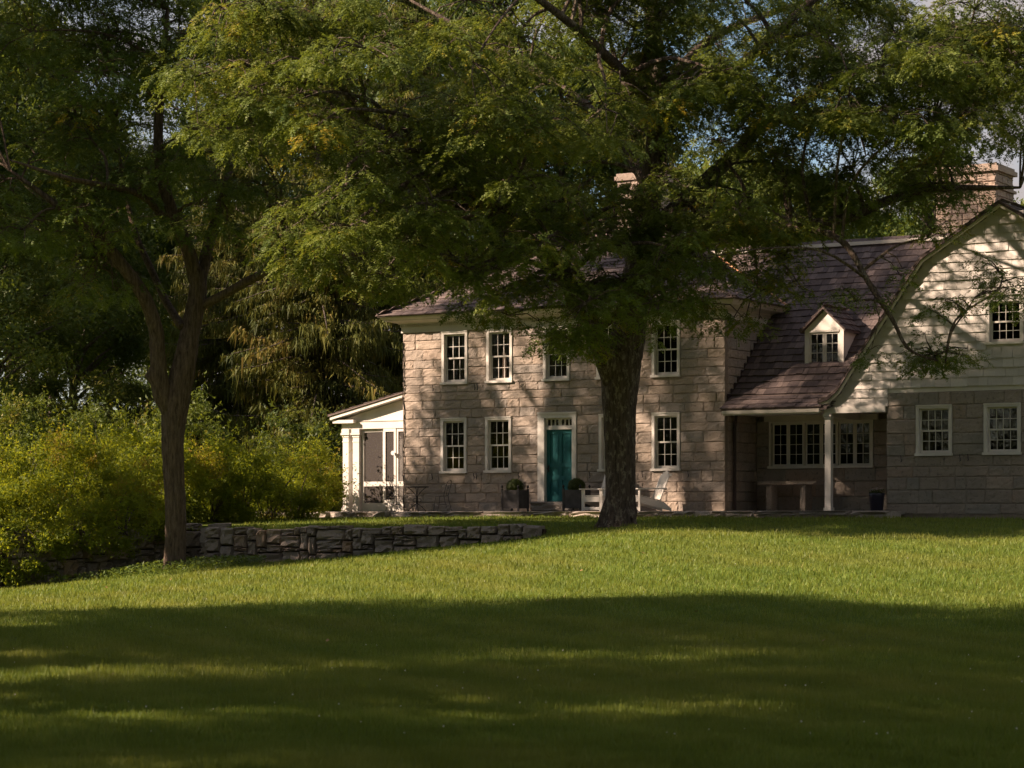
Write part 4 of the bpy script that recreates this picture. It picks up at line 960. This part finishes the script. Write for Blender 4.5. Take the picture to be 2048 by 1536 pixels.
locust('locust_tree', lb_, 'forked honey locust with knobbly trunk standing at the wall on the left', l_limbs, l_ells, 80, .34, l_trunk, bk='bark2', yellow=.03,
       knobs=((P(296, 752, D2-.3), .13, .16), (P(398, 838, D2-.2), .12, .12), (P(300, 800, D2-.2), .12, .10), (P(292, 690, D2-.4), .07, .10)))

# ---- woodland trees: leafy crowns built from clumps
def wood_crown(seed, clumps=46, per=420, leaf_=.17, hgt=9., rad=3.4, base=3.5, m='wood1'):
    rg = np.random.default_rng(seed); V, T = [], []
    limbs_ = []
    for k in range(clumps):
        t_ = rg.random()**.8; z = base+t_*hgt; rr = rad*(math.sin(math.pi*min(1, .18+.78*t_)))**.8*math.sqrt(rg.uniform(.15, 1)); a = rg.uniform(0, 6.283)
        c = np.array([math.cos(a)*rr, math.sin(a)*rr, z]); s_ = rg.uniform(.55, 1.15)*rad*.34; limbs_.append(c)
        n = int(per*rg.uniform(.6, 1.3)); q = rg.normal(0, 1, (n, 3)); q /= np.linalg.norm(q, axis=1, keepdims=True); q *= (rg.random(n)**.45)[:, None]*s_*np.array([1, 1, .62])
        q += rg.normal(0, .12, (n, 3))
        ctr = c+q; u_ = rg.normal(0, 1, (n, 3)); u_ /= np.linalg.norm(u_, axis=1, keepdims=True); w_ = rg.normal(0, 1, (n, 3)); w_ = np.cross(u_, w_); w_ /= np.linalg.norm(w_, axis=1, keepdims=True)+1e-9
        sz = leaf_*rg.uniform(.6, 1.3, n)[:, None]
        V.append(np.stack([ctr-u_*sz*.5, ctr+w_*sz*.38, ctr+u_*sz*.6], 1)); T.append(np.clip(rg.normal(.45, .18)+rg.normal(0, .15, n), 0, 1))
    V = np.concatenate(V); me = np_mesh('crown', V.reshape(-1, 3), np.arange(len(V)*3).reshape(-1, 3), M[m], np.concatenate(T))
    tb = MB(); limb_mesh(tb, [(0, 0, -.6), (.05, .02, 1.5), (-.06, .1, base), (.1, 0, base+hgt*.5), (0, .05, base+hgt*.92)], [.24, .19, .16, .10, .03], 9, 4, .06, seed)
    for c in limbs_[::2]:
        z0 = max(1.6, c[2]-1.6); a = Vector((0, 0, z0)); e = Vector(c); tb.tube([a, a.lerp(e, .5)+Vector((0, 0, .15)), e], [.075, .05, .02], 5)
    return me, tb.mesh('trunk', M['woodbark'], True)
WT = [wood_crown(11, 60, 700), wood_crown(12, 64, 640, .16, 10, 3.0, 4.5), wood_crown(13, 60, 660, .18, 8, 3.8, 2.5, 'wood2'), wood_crown(14, 40, 420, .17, 10, 3.0, 4.5)]
def wood_tree(x, d, sc, kind, label, group, name='woodland_tree', zs=1.0, rot=None):
    X, Y = cw(x, d); r = thing(name, (X, Y, float(ground(x, d))-.05), label, 'tree', group, rot if rot is not None else random.uniform(0, 6.28)); r.scale = (sc, sc, sc*zs)
    link('trunk', WT[kind][1], r); link('crown', WT[kind][0], r); return r
def ux(u, d): return (u-1024)/FPX*d
LB1 = ('leafy tree in the dark woods behind the hedge on the left', 'woodland trees on the left')
for (u, d, s_, k, zs) in [(-120, 100, 1.5, 0, 1), (20, 104, 1.6, 1, 1), (150, 98, 1.2, 0, 1), (215, 112, 1.4, 1, .9), (-30, 90, 1.2, 2, .9), (390, 118, 1.5, 0, 1), (70, 126, 1.8, 1, 1), (-260, 106, 1.8, 0, 1.1), (480, 126, 1.9, 1, 1.1), (110, 112, 1.4, 0, 1.1), (300, 140, 1.2, 0, .9), (240, 98, .65, 2, .8), (90, 94, .65, 2, .8)]:
    wood_tree(ux(u, d), d, s_, k, *LB1, zs=zs)
LB2 = ('leafy tree rising behind the roof of the stone house', 'trees behind the house')
for (u, d, s_, k, zs) in [(700, 118, 1.9, 1, 1.1), (870, 100, 1.6, 0, 1.1), (1000, 112, 1.8, 1, 1.1), (1120, 100, 1.35, 0, 1.2), (1230, 118, 1.5, 1, 1)]:
    wood_tree(ux(u, d), d, s_, k, *LB2, zs=zs)
LB3 = ('sunlit yellow-green tree seen above the wing roof', 'trees behind the wing')
for (u, d, s_, k, zs) in [(1400, 108, 1.5, 2, 1), (1520, 116, 1.65, 2, 1), (1640, 105, 1.35, 2, 1), (1780, 112, 1.4, 2, .95), (1870, 100, 1.25, 0, 1), (2090, 105, 1.3, 2, 1)]:
    wood_tree(ux(u, d), d, s_, k, *LB3, zs=zs)
# tall trees west of the lawn: out of frame, they throw the long morning shade over grass and facade
LB4 = ('tall out-of-frame tree on the west side of the lawn', 'shade trees west of the lawn')
for (x, d, s_, k, zs) in [(-15, 5, 1.4, 3, 1.0), (-17, 12, 1.45, 0, .9), (-14.5, 18, 1.25, 2, 1), (-17.5, 24, 1.4, 3, .9), (-16.5, 30.5, 1.3, 0, .95), (-24, 8, 1.7, 1, 1), (-25, 17, 1.75, 3, 1), (-26, 26, 1.7, 1, 1), (-25, 31.5, 1.3, 0, 1.1),
                          (-17.3, 55, 1.12, 0, 1.75), (-25, 55.5, 1.35, 1, 1.3), (-20, 64.8, 1.1, 1, 1.75), (-24, 61.5, .9, 3, 2.4), (-36, 84, 1.7, 0, 1.2), (-40, 93, 1.8, 1, 1.2),  # last pair added to keep sun off the woods on the left
                          (-56, 12, 1.6, 0, 1), (-60, 22, 1.5, 2, 1), (-57, 32, 1.6, 0, 1), (-61, 41, 1.5, 2, 1), (-57, 49, 1.6, 0, 1), (-62, 57, 1.5, 2, 1), (-66, 27, 1.6, 1, 1), (-67, 45, 1.6, 1, 1)]:  # far row added to give the window panes something dark to reflect
    wood_tree(x, d, s_, k, *LB4, zs=zs)
LB5 = ('unseen tree added behind and beside the photographer to cut skylight and reflections', 'added trees round the photographer')  # unseen trees added to darken window reflections and block skylight over the lawn
for (x, d, s_, k, zs) in [(-7, -8, 1.4, 1, 1), (3, -7, 1.5, 0, 1), (12, 0, 1.5, 1, 1), (14, 10, 1.4, 0, 1), (16, 20, 1.4, 1, 1), (19, 30, 1.4, 0, 1), (-22, -14, 1.6, 0, 1), (-12, -19, 1.7, 1, 1), (-3, -16, 1.5, 2, 1), (6, -20, 1.7, 0, 1), (15, -17, 1.6, 1, 1), (24, -12, 1.7, 0, 1), (30, -2, 1.6, 2, 1), (33, 9, 1.7, 1, 1), (32, 20, 1.6, 0, 1), (34, 31, 1.7, 1, 1), (31, 42, 1.5, 0, 1)]:
    wood_tree(x, d, s_, k, *LB5, zs=zs)

# ---- Norway spruces with hanging branchlets
def spruce_mesh(seed, H=21., base=1.0, R0=4.6, whorl=.30, per=6, dens=30):
    rg = np.random.default_rng(seed); V, T = [], []; tb = MB()
    limb_mesh(tb, [(0, 0, -.5), (.05, 0, H*.3), (0, .05, H*.7), (0, 0, H)], [.36, .28, .15, .03], 10, 4, .04, seed)
    for k in range(480):
        z = base+(H-base-.3)*rg.random()**1.25; f = 1-(z-base)/(H-base); a = rg.uniform(0, 6.283); ca, sa = math.cos(a), math.sin(a)
        ln = (R0*(f**.8)+.25)*rg.uniform(.45, 1.12); dp = rg.uniform(.18, .62); up_ = rg.uniform(.1, .3)
        f_ = lambda s_: np.stack([ca*s_*ln, sa*s_*ln, z+ln*(.08*s_-dp*s_**2+up_*s_**4)], -1)
        tb.tube([Vector(f_(np.array(s_))) for s_ in (0, .4, .75, 1)], [.05*f+.015, .035*f+.012, .02, .006], 4)
        n = int(ln*dens*2.6); s_ = rg.uniform(.10, 1.04, n); p = f_(s_); side = rg.normal(0, .30*(1.15-.6*s_), n)*min(1, ln/2)
        p[:, 0] += -sa*side; p[:, 1] += ca*side; p[:, 2] += rg.normal(0, .06, n)-.25*np.abs(side)
        h = rg.uniform(.08, .34, n)+(rg.random(n) < .22)*rg.uniform(.1, .5, n); w = rg.uniform(.018, .045, n); t2 = rg.uniform(0, 6.28, n)
        e = p.copy(); e[:, 2] -= h; e[:, 0] += rg.normal(0, .10, n)+ca*.06; e[:, 1] += rg.normal(0, .10, n)+sa*.06
        wv = np.stack([np.cos(t2)*w, np.sin(t2)*w, 0*w], 1)
        V.append(np.stack([p-wv, p+wv, e], 1)); T.append(np.clip(rg.normal(.45, .2)+rg.normal(0, .15, n), 0, 1))
    V = np.concatenate(V); print('spruce tris', len(V))
    return np_mesh('crown', V.reshape(-1, 3), np.arange(len(V)*3).reshape(-1, 3), M['spruce'], np.concatenate(T)), tb.mesh('trunk', M['woodbark'], True)
SPR = spruce_mesh(5)
for (u, d, s_, zs, lab) in [(640, 84, 1.0, 1.0, 'drooping olive-brown spruce directly behind the screened porch'), (480, 92, .95, 1.05, 'drooping olive-brown spruce just right of the forked tree'),
                            (820, 94, 1.05, 1.0, 'dark spruce behind the left end of the house roof'), (1290, 98, 1.0, .95, 'tall dark spruce behind the big locust and the left chimney'), (1010, 96, .9, 1.0, 'dark spruce rising behind the middle of the hipped roof')]:
    x = ux(u, d); X, Y = cw(x, d); r = thing('spruce_tree', (X, Y, float(ground(x, d))), lab, 'tree', 'spruces behind the house', random.uniform(0, 6.28)); r.scale = (s_, s_, s_*zs)
    link('trunk', SPR[1], r); link('crown', SPR[0], r)

# ---- shrubs
def shrub_mesh(seed, blobs, n_tot, leaf_, m, stems=True):
    rg = np.random.default_rng(seed); V, T = [], []; vol = [(b_[3]*b_[4]*b_[5])**.67 for b_ in blobs]; sb = MB()
    for (cx_, cy, cz, rx_, ry, rz__), v_ in zip(blobs, vol):
        n = int(n_tot*v_/sum(vol)); ncl = max(24, int(34*v_)); rr_ = np.array([rx_, ry, rz__]); c0 = np.array([cx_, cy, cz])
        q = rg.normal(0, 1, (ncl, 3)); q /= np.linalg.norm(q, axis=1, keepdims=True); q *= rg.uniform(.62, 1.0, ncl)[:, None]
        cc = c0+q*rr_; cs = rg.uniform(.16, .34, ncl); own = rg.integers(0, ncl, n)
        o_ = rg.normal(0, 1, (n, 3)); o_ /= np.linalg.norm(o_, axis=1, keepdims=True); o_ *= (rg.random(n)**.5*1.25)[:, None]
        ctr = cc[own]+o_*cs[own][:, None]*np.array([1.15, 1.15, .9])
        sp = rg.random(n) < .16; k = np.where(sp)[0]                                     # leaves strung along arching sprigs
        dirs = q*rr_; dirs /= np.linalg.norm(dirs, axis=1, keepdims=True)+1e-9; dirs = dirs+np.array([0, 0, .7]); tt = rg.random(len(k))
        sid = rg.integers(0, 3, len(k)); jit = np.stack([np.sin(own[k]*3.1+sid*2.1), np.cos(own[k]*1.7+sid*1.3), .4*np.sin(own[k]+sid)], 1)*.55
        ctr[k] = cc[own[k]]+(dirs[own[k]]+jit)*(tt*.62)[:, None]+np.array([0, 0, -1])*(tt**2*.22)[:, None]+rg.normal(0, .025, (len(k), 3))
        keep = ctr[:, 2] > -1.35; ctr, own = ctr[keep], own[keep]; n = len(ctr)
        u_ = rg.normal(0, 1, (n, 3)); u_ /= np.linalg.norm(u_, axis=1, keepdims=True); w_ = np.cross(u_, rg.normal(0, 1, (n, 3))); w_ /= np.linalg.norm(w_, axis=1, keepdims=True)+1e-9
        sz = leaf_*rg.uniform(.6, 1.35, n)[:, None]; ct = np.clip(rg.normal(.45, .16, ncl), 0, .85); ct[rg.random(ncl) < .05] = .95
        V.append(np.stack([ctr-u_*sz*.5, ctr+w_*sz*.36, ctr+u_*sz*.6], 1)); T.append(np.clip(ct[own]+.10*rg.normal(0, 1, n), 0, 1))
        for _ in range(12):
            e = Vector(cc[rg.integers(0, ncl)]); s_ = Vector((cx_+rg.uniform(-.2, .2), cy+rg.uniform(-.2, .2), -.1))
            sb.tube([s_, s_.lerp(e, .5)+Vector((0, 0, .25)), e], [.025, .018, .006], 4)
    V = np.concatenate(V)
    return np_mesh('foliage', V.reshape(-1, 3), np.arange(len(V)*3).reshape(-1, 3), M[m], np.concatenate(T)), sb.mesh('stems', M['woodbark'])
def shrub(u, d, blobs, n, leaf_, label, m='forsythia', name='forsythia_shrub', cat='shrub', seed=1, group=None, zadd=0):
    x = ux(u, d); X, Y = cw(x, d); z = float(ground(x, d))+zadd
    r = thing(name, (X, Y, z), label, cat, group, TH); a, b_ = shrub_mesh(seed, blobs, n, leaf_, m); link('stems', b_, r); link('foliage', a, r); return r
# blobs in metres about the base: along the view's x, depth, height
shrub(140, 60.5, [(0, 0, 1.0, 1.9, 1.4, 1.5), (-1.1, -1.4, .2, 1.3, 1.3, 1.3), (1.1, .2, 1.3, 1.2, 1.3, 1.2), (-.6, -3.0, -.45, 1.25, .8, .8), (-1.8, -2.9, -.3, 1.0, .8, .85), (.7, -2.2, 0, .8, .7, .7), (1.5, -1.5, .35, 1.1, .9, .8)], 80000, .085, 'big arching yellow-green shrub spilling over the shaded wall', seed=3)
shrub(-60, 60.5, [(0, 0, .9, 1.6, 1.4, 1.5), (.4, -1.2, .2, 1.1, 1., 1.)], 22000, .085, 'leafy shrub cut by the left edge of the picture', seed=4)
shrub(285, 64, [(0, 0, 1.2, 1.5, 1.3, 1.5), (.9, .3, 1.1, 1.1, 1.1, 1.25)], 34000, .085, 'sunlit yellow-green shrub behind the forked tree trunk', seed=5)
shrub(430, 65, [(0, 0, 1.0, 1.1, 1.2, 1.3), (.7, .2, .9, 1., 1., 1.1)], 26000, .085, 'bright yellow-green shrub just right of the forked tree trunk', seed=6)
shrub(540, 67, [(0, 0, .9, 1.1, 1.2, 1.2), (.7, .4, .9, 1., 1., 1.05)], 24000, .085, 'olive-gold shrub in the middle of the hedge', seed=7)
shrub(606, 70.5, [(0, 0, .95, .95, 1.2, 1.35), (.35, .5, 1.0, .65, .9, 1.2)], 22000, .085, 'yellow-green shrub beside the screened porch', seed=8)
shrub(40, 74, [(0, 0, 1.8, 2.6, 1.6, 2.2), (2.6, .5, 1.6, 2.2, 1.4, 2.0), (5, .8, 1.8, 1.6, 1.4, 2.3)], 34000, .13, 'tall olive thicket behind the hedge on the left', m='wood2', name='thicket', seed=9)
shrub(590, 77, [(0, 0, 1.6, 1.2, 1.2, 2.0), (1.2, .4, 1.3, 1., 1., 1.7)], 14000, .14, 'green sapling clump at the foot of the spruce', m='wood1', name='sapling_clump', seed=10)
# unseen thickets added west of and behind the lawn to darken window reflections
TK = shrub_mesh(40, [(0, 0, 1.8, 2.6, 1.6, 2.0), (3, .5, 1.7, 2.4, 1.5, 2.1), (-2.6, .3, 1.6, 2.0, 1.4, 1.9)], 16000, .2, 'wood1')
for (x, d) in [(-42, 13), (-43, 25), (-41, 37), (-44, 49), (-72, -12), (-72, 2), (-71, 16), (-73, 30), (-72, 44), (-71, 57), (-60, -22), (-46, -28), (-32, -27), (-18, -30), (-4, -29), (10, -30), (24, -27), (37, -20)]:
    X, Y = cw(x, d); r = thing('thicket', (X, Y, float(ground(x, d))-.3), 'unseen thicket added outside the view to darken window reflections', 'thicket', 'added thickets round the lawn', TH+(R(90) if x < -40 and d > 0 else 0)); r.scale = (2.3, 2.3, 2.0)
    link('stems', TK[1], r); link('foliage', TK[0], r)
shrub(215, 60.2, [(0, 0, .05, 1.1, .45, .5), (1.1, .25, .1, .8, .45, .45), (-1.1, -.4, .05, .8, .45, .5)], 12000, .085, 'trailing leafy growth hanging over the top of the shaded wall', m='forsythia', name='trailing_shrub', seed=12, zadd=.1)
# low ground cover round the left tree
b = MB(); n = 5200; V = []; T = []
k = 0
while k < n:
    a, r_ = random.uniform(0, 6.28), math.sqrt(random.random()); x, d = -8.0+2.0*r_*math.cos(a), 57.2+2.4*r_*math.sin(a)
    if random.random() < .25: x, d = random.uniform(-11.2, -6.0), 57.6+random.uniform(-.8, .8)
    if d > float(wall_d(np.array(x)))-.15: continue
    X, Y = cw(x, d); z = float(ground(x, d))+random.uniform(.03, .2); s_ = random.uniform(.05, .1); q = Vector((random.gauss(0, 1), random.gauss(0, 1), random.gauss(0, .5))).normalized(); w_ = q.cross(Vector((random.gauss(0, .5), random.gauss(0, .5), 1))).normalized()
    c_ = Vector((X, Y, z)); V += [c_-q*s_*.6, c_+w_*s_*.5, c_+q*s_*.6]; T.append(random.random()); k += 1
o = link('ground_cover', np_mesh('ground_cover', np.array([tuple(v) for v in V]), np.arange(len(V)).reshape(-1, 3), M['cover'], np.array(T))); o['kind'] = 'stuff'; tag(o, 'low leafy ground cover around the foot of the left tree', 'ground cover')

# ================================================================== FURNITURE AND POTS
def onp(u, Y):                          # X on the patio at a sighted column, Y metres from the facade
    k = (u-1024)/FPX; return (k*(65+CT*Y)-5.89-ST*Y)/(CT+k*ST)
PZ = PATIO_Z
tx = onp(834, -1.0)
t_ = thing('bistro_table', (tx, -1.0, PZ), 'round black iron bistro table on the patio by the screened porch', 'table')
MB().lathe((0, 0, .70), [(.30, 0), (.345, .004), (.35, .02), (.34, .032), (.1, .034)], 28).build('table_top', M['iron'], t_, True)
for k in range(4):
    a = R(25+90*k); ca, sa = math.cos(a), math.sin(a); f = lambda r_, z: (ca*r_, sa*r_, z)
    MB().tube(catmull([f(.27, .705), f(.14, .60), f(.025, .44), f(.02, .30), f(.03, .22), f(.14, .14), f(.27, .0)], 4), .0115, 6).build('leg', M['iron'], t_)
for sx in (-1, 1):
    MB().tube([(sx*(.075+.07*math.cos(q)), 0, .33+.05*math.sin(q)) for q in np.linspace(0, 6.283, 15)], .009, 5).build('scroll', M['iron'], t_)
MB().lathe((0, 0, .425), [(.03, 0), (.04, .02), (.03, .04)], 10).build('collar', M['iron'], t_)
def bistro_chair(u, Y, rz, label):
    c = thing('bistro_chair', (onp(u, Y), Y, PZ), label, 'chair', 'iron bistro chairs', rz)
    MB().lathe((0, 0, .44), [(.17, 0), (.195, .006), (.195, .018), (.1, .022)], 20).build('seat', M['iron'], c, True)
    for sx in (-1, 1):
        MB().tube(catmull([(sx*.15, -.13, .44), (sx*.17, -.16, .25), (sx*.15, -.20, 0)], 4), .010, 6).build('leg', M['iron'], c)
        MB().tube(catmull([(sx*.15, .13, .44), (sx*.16, .17, .25), (sx*.15, .25, 0)], 4), .010, 6).build('leg', M['iron'], c)
    MB().tube(catmull([(-.165, .12, .44), (-.175, .17, .62), (-.16, .22, .80), (-.09, .25, .89), (0, .255, .91), (.09, .25, .89), (.16, .22, .80), (.175, .17, .62), (.165, .12, .44)], 4), .010, 6).build('back_frame', M['iron'], c)
    MB().tube(catmull([(-.03, .16, .45), (-.10, .20, .62), (-.05, .23, .76), (0, .21, .66), (.05, .23, .76), (.10, .20, .62), (.03, .16, .45)], 4), .008, 5).build('back_scroll', M['iron'], c)
    MB().tube([(.14*math.cos(q), .14*math.sin(q)*1.1, .2) for q in np.linspace(0, 6.283, 17)], .007, 5).build('stretcher', M['iron'], c)
bistro_chair(791, -1.0, R(90), 'black iron bistro chair standing against the screened porch'); bistro_chair(884, -1.0, R(-80), 'black iron bistro chair between the table and the left planter')
def leafball(name, u, Y, z, r_, label, seed, n=7000, flat=.85):
    X = onp(u, Y); rg = np.random.default_rng(seed); q = rg.normal(0, 1, (n, 3)); q /= np.linalg.norm(q, axis=1, keepdims=True); nrm = q.copy(); q *= (1-.22*rg.random(n)**1.5)[:, None]*r_*(1+.05*np.sin(q[:, :1]*9)*np.sin(q[:, 1:2]*8)); q[:, 2] *= flat
    u_ = np.cross(nrm, rg.normal(0, 1, (n, 3))); u_ /= np.linalg.norm(u_, axis=1, keepdims=True); w_ = np.cross(u_, nrm+rg.normal(0, .5, (n, 3))); s_ = .028
    V = np.stack([q-u_*s_*.5, q+w_*s_*.5, q+u_*s_*.6], 1)
    root = thing(name, (X, Y, z-r_*flat*.8), label, 'shrub', 'clipped boxwoods'); me = np_mesh('foliage', V.reshape(-1, 3)+np.array([0, 0, r_*flat*.8]), np.arange(n*3).reshape(-1, 3), M['boxwood'], rg.random(n)); link('foliage', me, root)
    MB().tube([(0, 0, -.05), (0, 0, r_*.7)], [.03, .02], 6).build('stem', M['woodbark'], root)
def planter(u, Y, label, lab2, seed):
    w = .27; h = .60; X = onp(u, Y); p = thing('planter_box', (X, Y, PZ), label, 'planter', 'square planters')
    for sx in (-1, 1):
        for sy in (-1, 1):
            c = MB().box((sx*w-.025, sy*w-.025, 0), (sx*w+.025, sy*w+.025, h+.04)).build('corner_post', M['lead'], p)
            MB().lathe((sx*w, sy*w, h+.04), [(.012, 0), (.012, .02), (.03, .035), (.034, .055), (.022, .085), (.008, .11)], 10).build('finial', M['iron'], c, True)
    for (a, b_) in (((-w+.026, -w-.012, .08), (w-.026, -w+.012, h)), ((-w+.026, w-.012, .08), (w-.026, w+.012, h)), ((-w-.012, -w+.026, .08), (-w+.012, w-.026, h)), ((w-.012, -w+.026, .08), (w+.012, w-.026, h))):
        MB().box(a, b_).build('panel', M['lead'], p)
    MB().box((-w+.02, -w+.02, h-.1), (w-.02, w-.02, h-.05)).build('soil', M['soil'], p)
    leafball('boxwood_ball', u, Y, PZ+h+.09, .255, lab2, seed, flat=.95)
planter(1030, -.95, 'grey square planter left of the front door', 'clipped boxwood ball in the planter left of the door', 31)
planter(1153, -.95, 'dark square planter right of the front door', 'clipped boxwood ball in the planter right of the door', 32)
def adirondack(u, Y, rz, label):        # faces -Y before turning
    c = thing('adirondack_chair', (onp(u, Y), Y, PZ), label, 'chair', 'white garden chairs', rz); c.scale = (1.12, 1.12, 1.12); m = M['white']
    for sx in (-1, 1):
        MB().box((sx*.28-.045, -.40, 0), (sx*.28+.045, -.37, .53)).build('leg', m, c)
        b = MB(); x = sx*.245
        b.add([(x-.012, -.38, .20), (x+.012, -.38, .20), (x+.012, .50, 0), (x-.012, .50, 0), (x-.012, -.38, .37), (x+.012, -.38, .37), (x+.012, .30, .22), (x-.012, .30, .22), (x+.012, .50, .06), (x-.012, .50, .06)],
              [(0, 1, 5, 4), (4, 5, 6, 7), (7, 6, 8, 9), (9, 8, 2, 3), (0, 3, 2, 1), (1, 2, 8, 6, 5), (0, 4, 7, 9, 3)]); b.build('side_board', m, c)
        MB().add([(sx*.22, -.46, .535), (sx*.36, -.46, .535), (sx*.36, .1, .545), (sx*.30, .36, .545), (sx*.22, .36, .545), (sx*.22, -.46, .56), (sx*.36, -.46, .56), (sx*.36, .1, .57), (sx*.30, .36, .57), (sx*.22, .36, .57)],
                 [(0, 1, 2, 3, 4), (9, 8, 7, 6, 5), (0, 5, 6, 1), (1, 6, 7, 2), (2, 7, 8, 3), (3, 8, 9, 4), (4, 9, 5, 0)]).build('arm', m, c)
    for k in range(6):
        y = -.37+k*.105; z = .372-.022*k*1.02; MB().box((-.265, y, z), (.265, y+.09, z+.02)).build('seat_slat', m, c)
    MB().box((-.235, -.405, .23), (.235, -.382, .36)).build('apron', m, c)
    MB().box((-.235, -.405, .03), (.235, -.385, .10)).build('front_rail', m, c)
    for k in range(5):
        x = -.20+k*.10; top = 1.02-.05*abs(k-2)**1.4; t0, t1 = (.17, .22), (.17+(top-.22)*.42, top)
        MB().add([(x-.043, t0[0], t0[1]), (x+.043, t0[0], t0[1]), (x+.043*1.1, t1[0], t1[1]), (x-.043*1.1, t1[0], t1[1]), (x-.043, t0[0]+.022, t0[1]), (x+.043, t0[0]+.022, t0[1]), (x+.043*1.1, t1[0]+.022, t1[1]), (x-.043*1.1, t1[0]+.022, t1[1])],
                 [(0,1,2,3),(7,6,5,4),(0,4,5,1),(3,2,6,7),(0,3,7,4),(1,5,6,2)]).build('back_slat', m, c)
    for z in (.52, .86): 
        y = .195+(z-.22)*.42+.022; MB().box((-.27, y, z), (.27, y+.03, z+.06)).build('back_brace', m, c)
adirondack(1297, -1.0, R(-36), 'white wooden garden chair with slanted back right of the big trunk'); adirondack(1203, -1.0, R(-8), 'white wooden garden chair half hidden behind the big trunk')
# stone bench under the long window
bx_ = onp(1580, 1.35); s_ = thing('stone_bench', (bx_, 1.35, PZ), 'pale stone slab bench on two legs under the long porch window', 'bench')
SLB = block_meshes(M['flag'], 2, amp=.04, edge=.05)
put('slab', SLB[0], s_, (0, 0, .78), (1.78, .5, .10))
for sx in (-.56, .48): put('leg', SLB[1], s_, (sx, 0, .36), (.17, .42, .73))
# dark pot with flowers
fx = onp(1757, -.25)-.05; f_ = thing('flower_pot', (fx, -.25, PZ), 'dark blue pot of pale flowers at the corner of the wing', 'flower pot')
MB().lathe((0, 0, 0), [(.15, 0), (.17, .02), (.20, .40), (.215, .46), (.195, .47), (.18, .42)], 20).build('pot', M['bluepot'], f_, True)
b = MB(); rg = random.Random(9)
for _ in range(46):
    a, r_ = rg.uniform(0, 6.28), .19*math.sqrt(rg.random()); c_ = Vector((math.cos(a)*r_, math.sin(a)*r_, .50+rg.uniform(0, .10))); q = .018
    b.lathe(c_, [(q*.4, 0), (q, q*.6), (q*.4, q*1.1)], 6)
b.build('flowers', M['pinkflower'], f_)
V = []
for _ in range(420):
    a, r_ = rg.uniform(0, 6.28), .2*math.sqrt(rg.random()); c_ = Vector((math.cos(a)*r_, math.sin(a)*r_, .44+rg.uniform(0, .12))); q = Vector((rg.gauss(0, 1), rg.gauss(0, 1), rg.gauss(0, 1))).normalized(); w_ = q.cross(Vector((rg.gauss(0, 1), rg.gauss(0, 1), 1))).normalized()
    V += [c_-q*.025, c_+w_*.02, c_+q*.03]
link('foliage', np_mesh('foliage', np.array([tuple(v) for v in V]), np.arange(len(V)).reshape(-1, 3), M['boxwood'], RNG.random(len(V)//3)), f_)
# small weathered ornament by the hedge
d = 66.; g = P(482, 1033, d); o_ = thing('garden_ornament', (g.x, g.y, float(ground(ux(482, d), d))-.02), 'small grey stone ornament on the grass before the hedge', 'ornament')
MB().lathe((0, 0, 0), [(.13, 0), (.13, .06), (.07, .09), (.06, .22), (.11, .28), (.12, .31), (.05, .33)], 14).build('pedestal', M['flag'], o_, True)
MB().lathe((0, 0, .33), [(.03, 0), (.075, .05), (.08, .10), (.05, .16), (.015, .19)], 12).build('finial', M['flag'], o_, True)
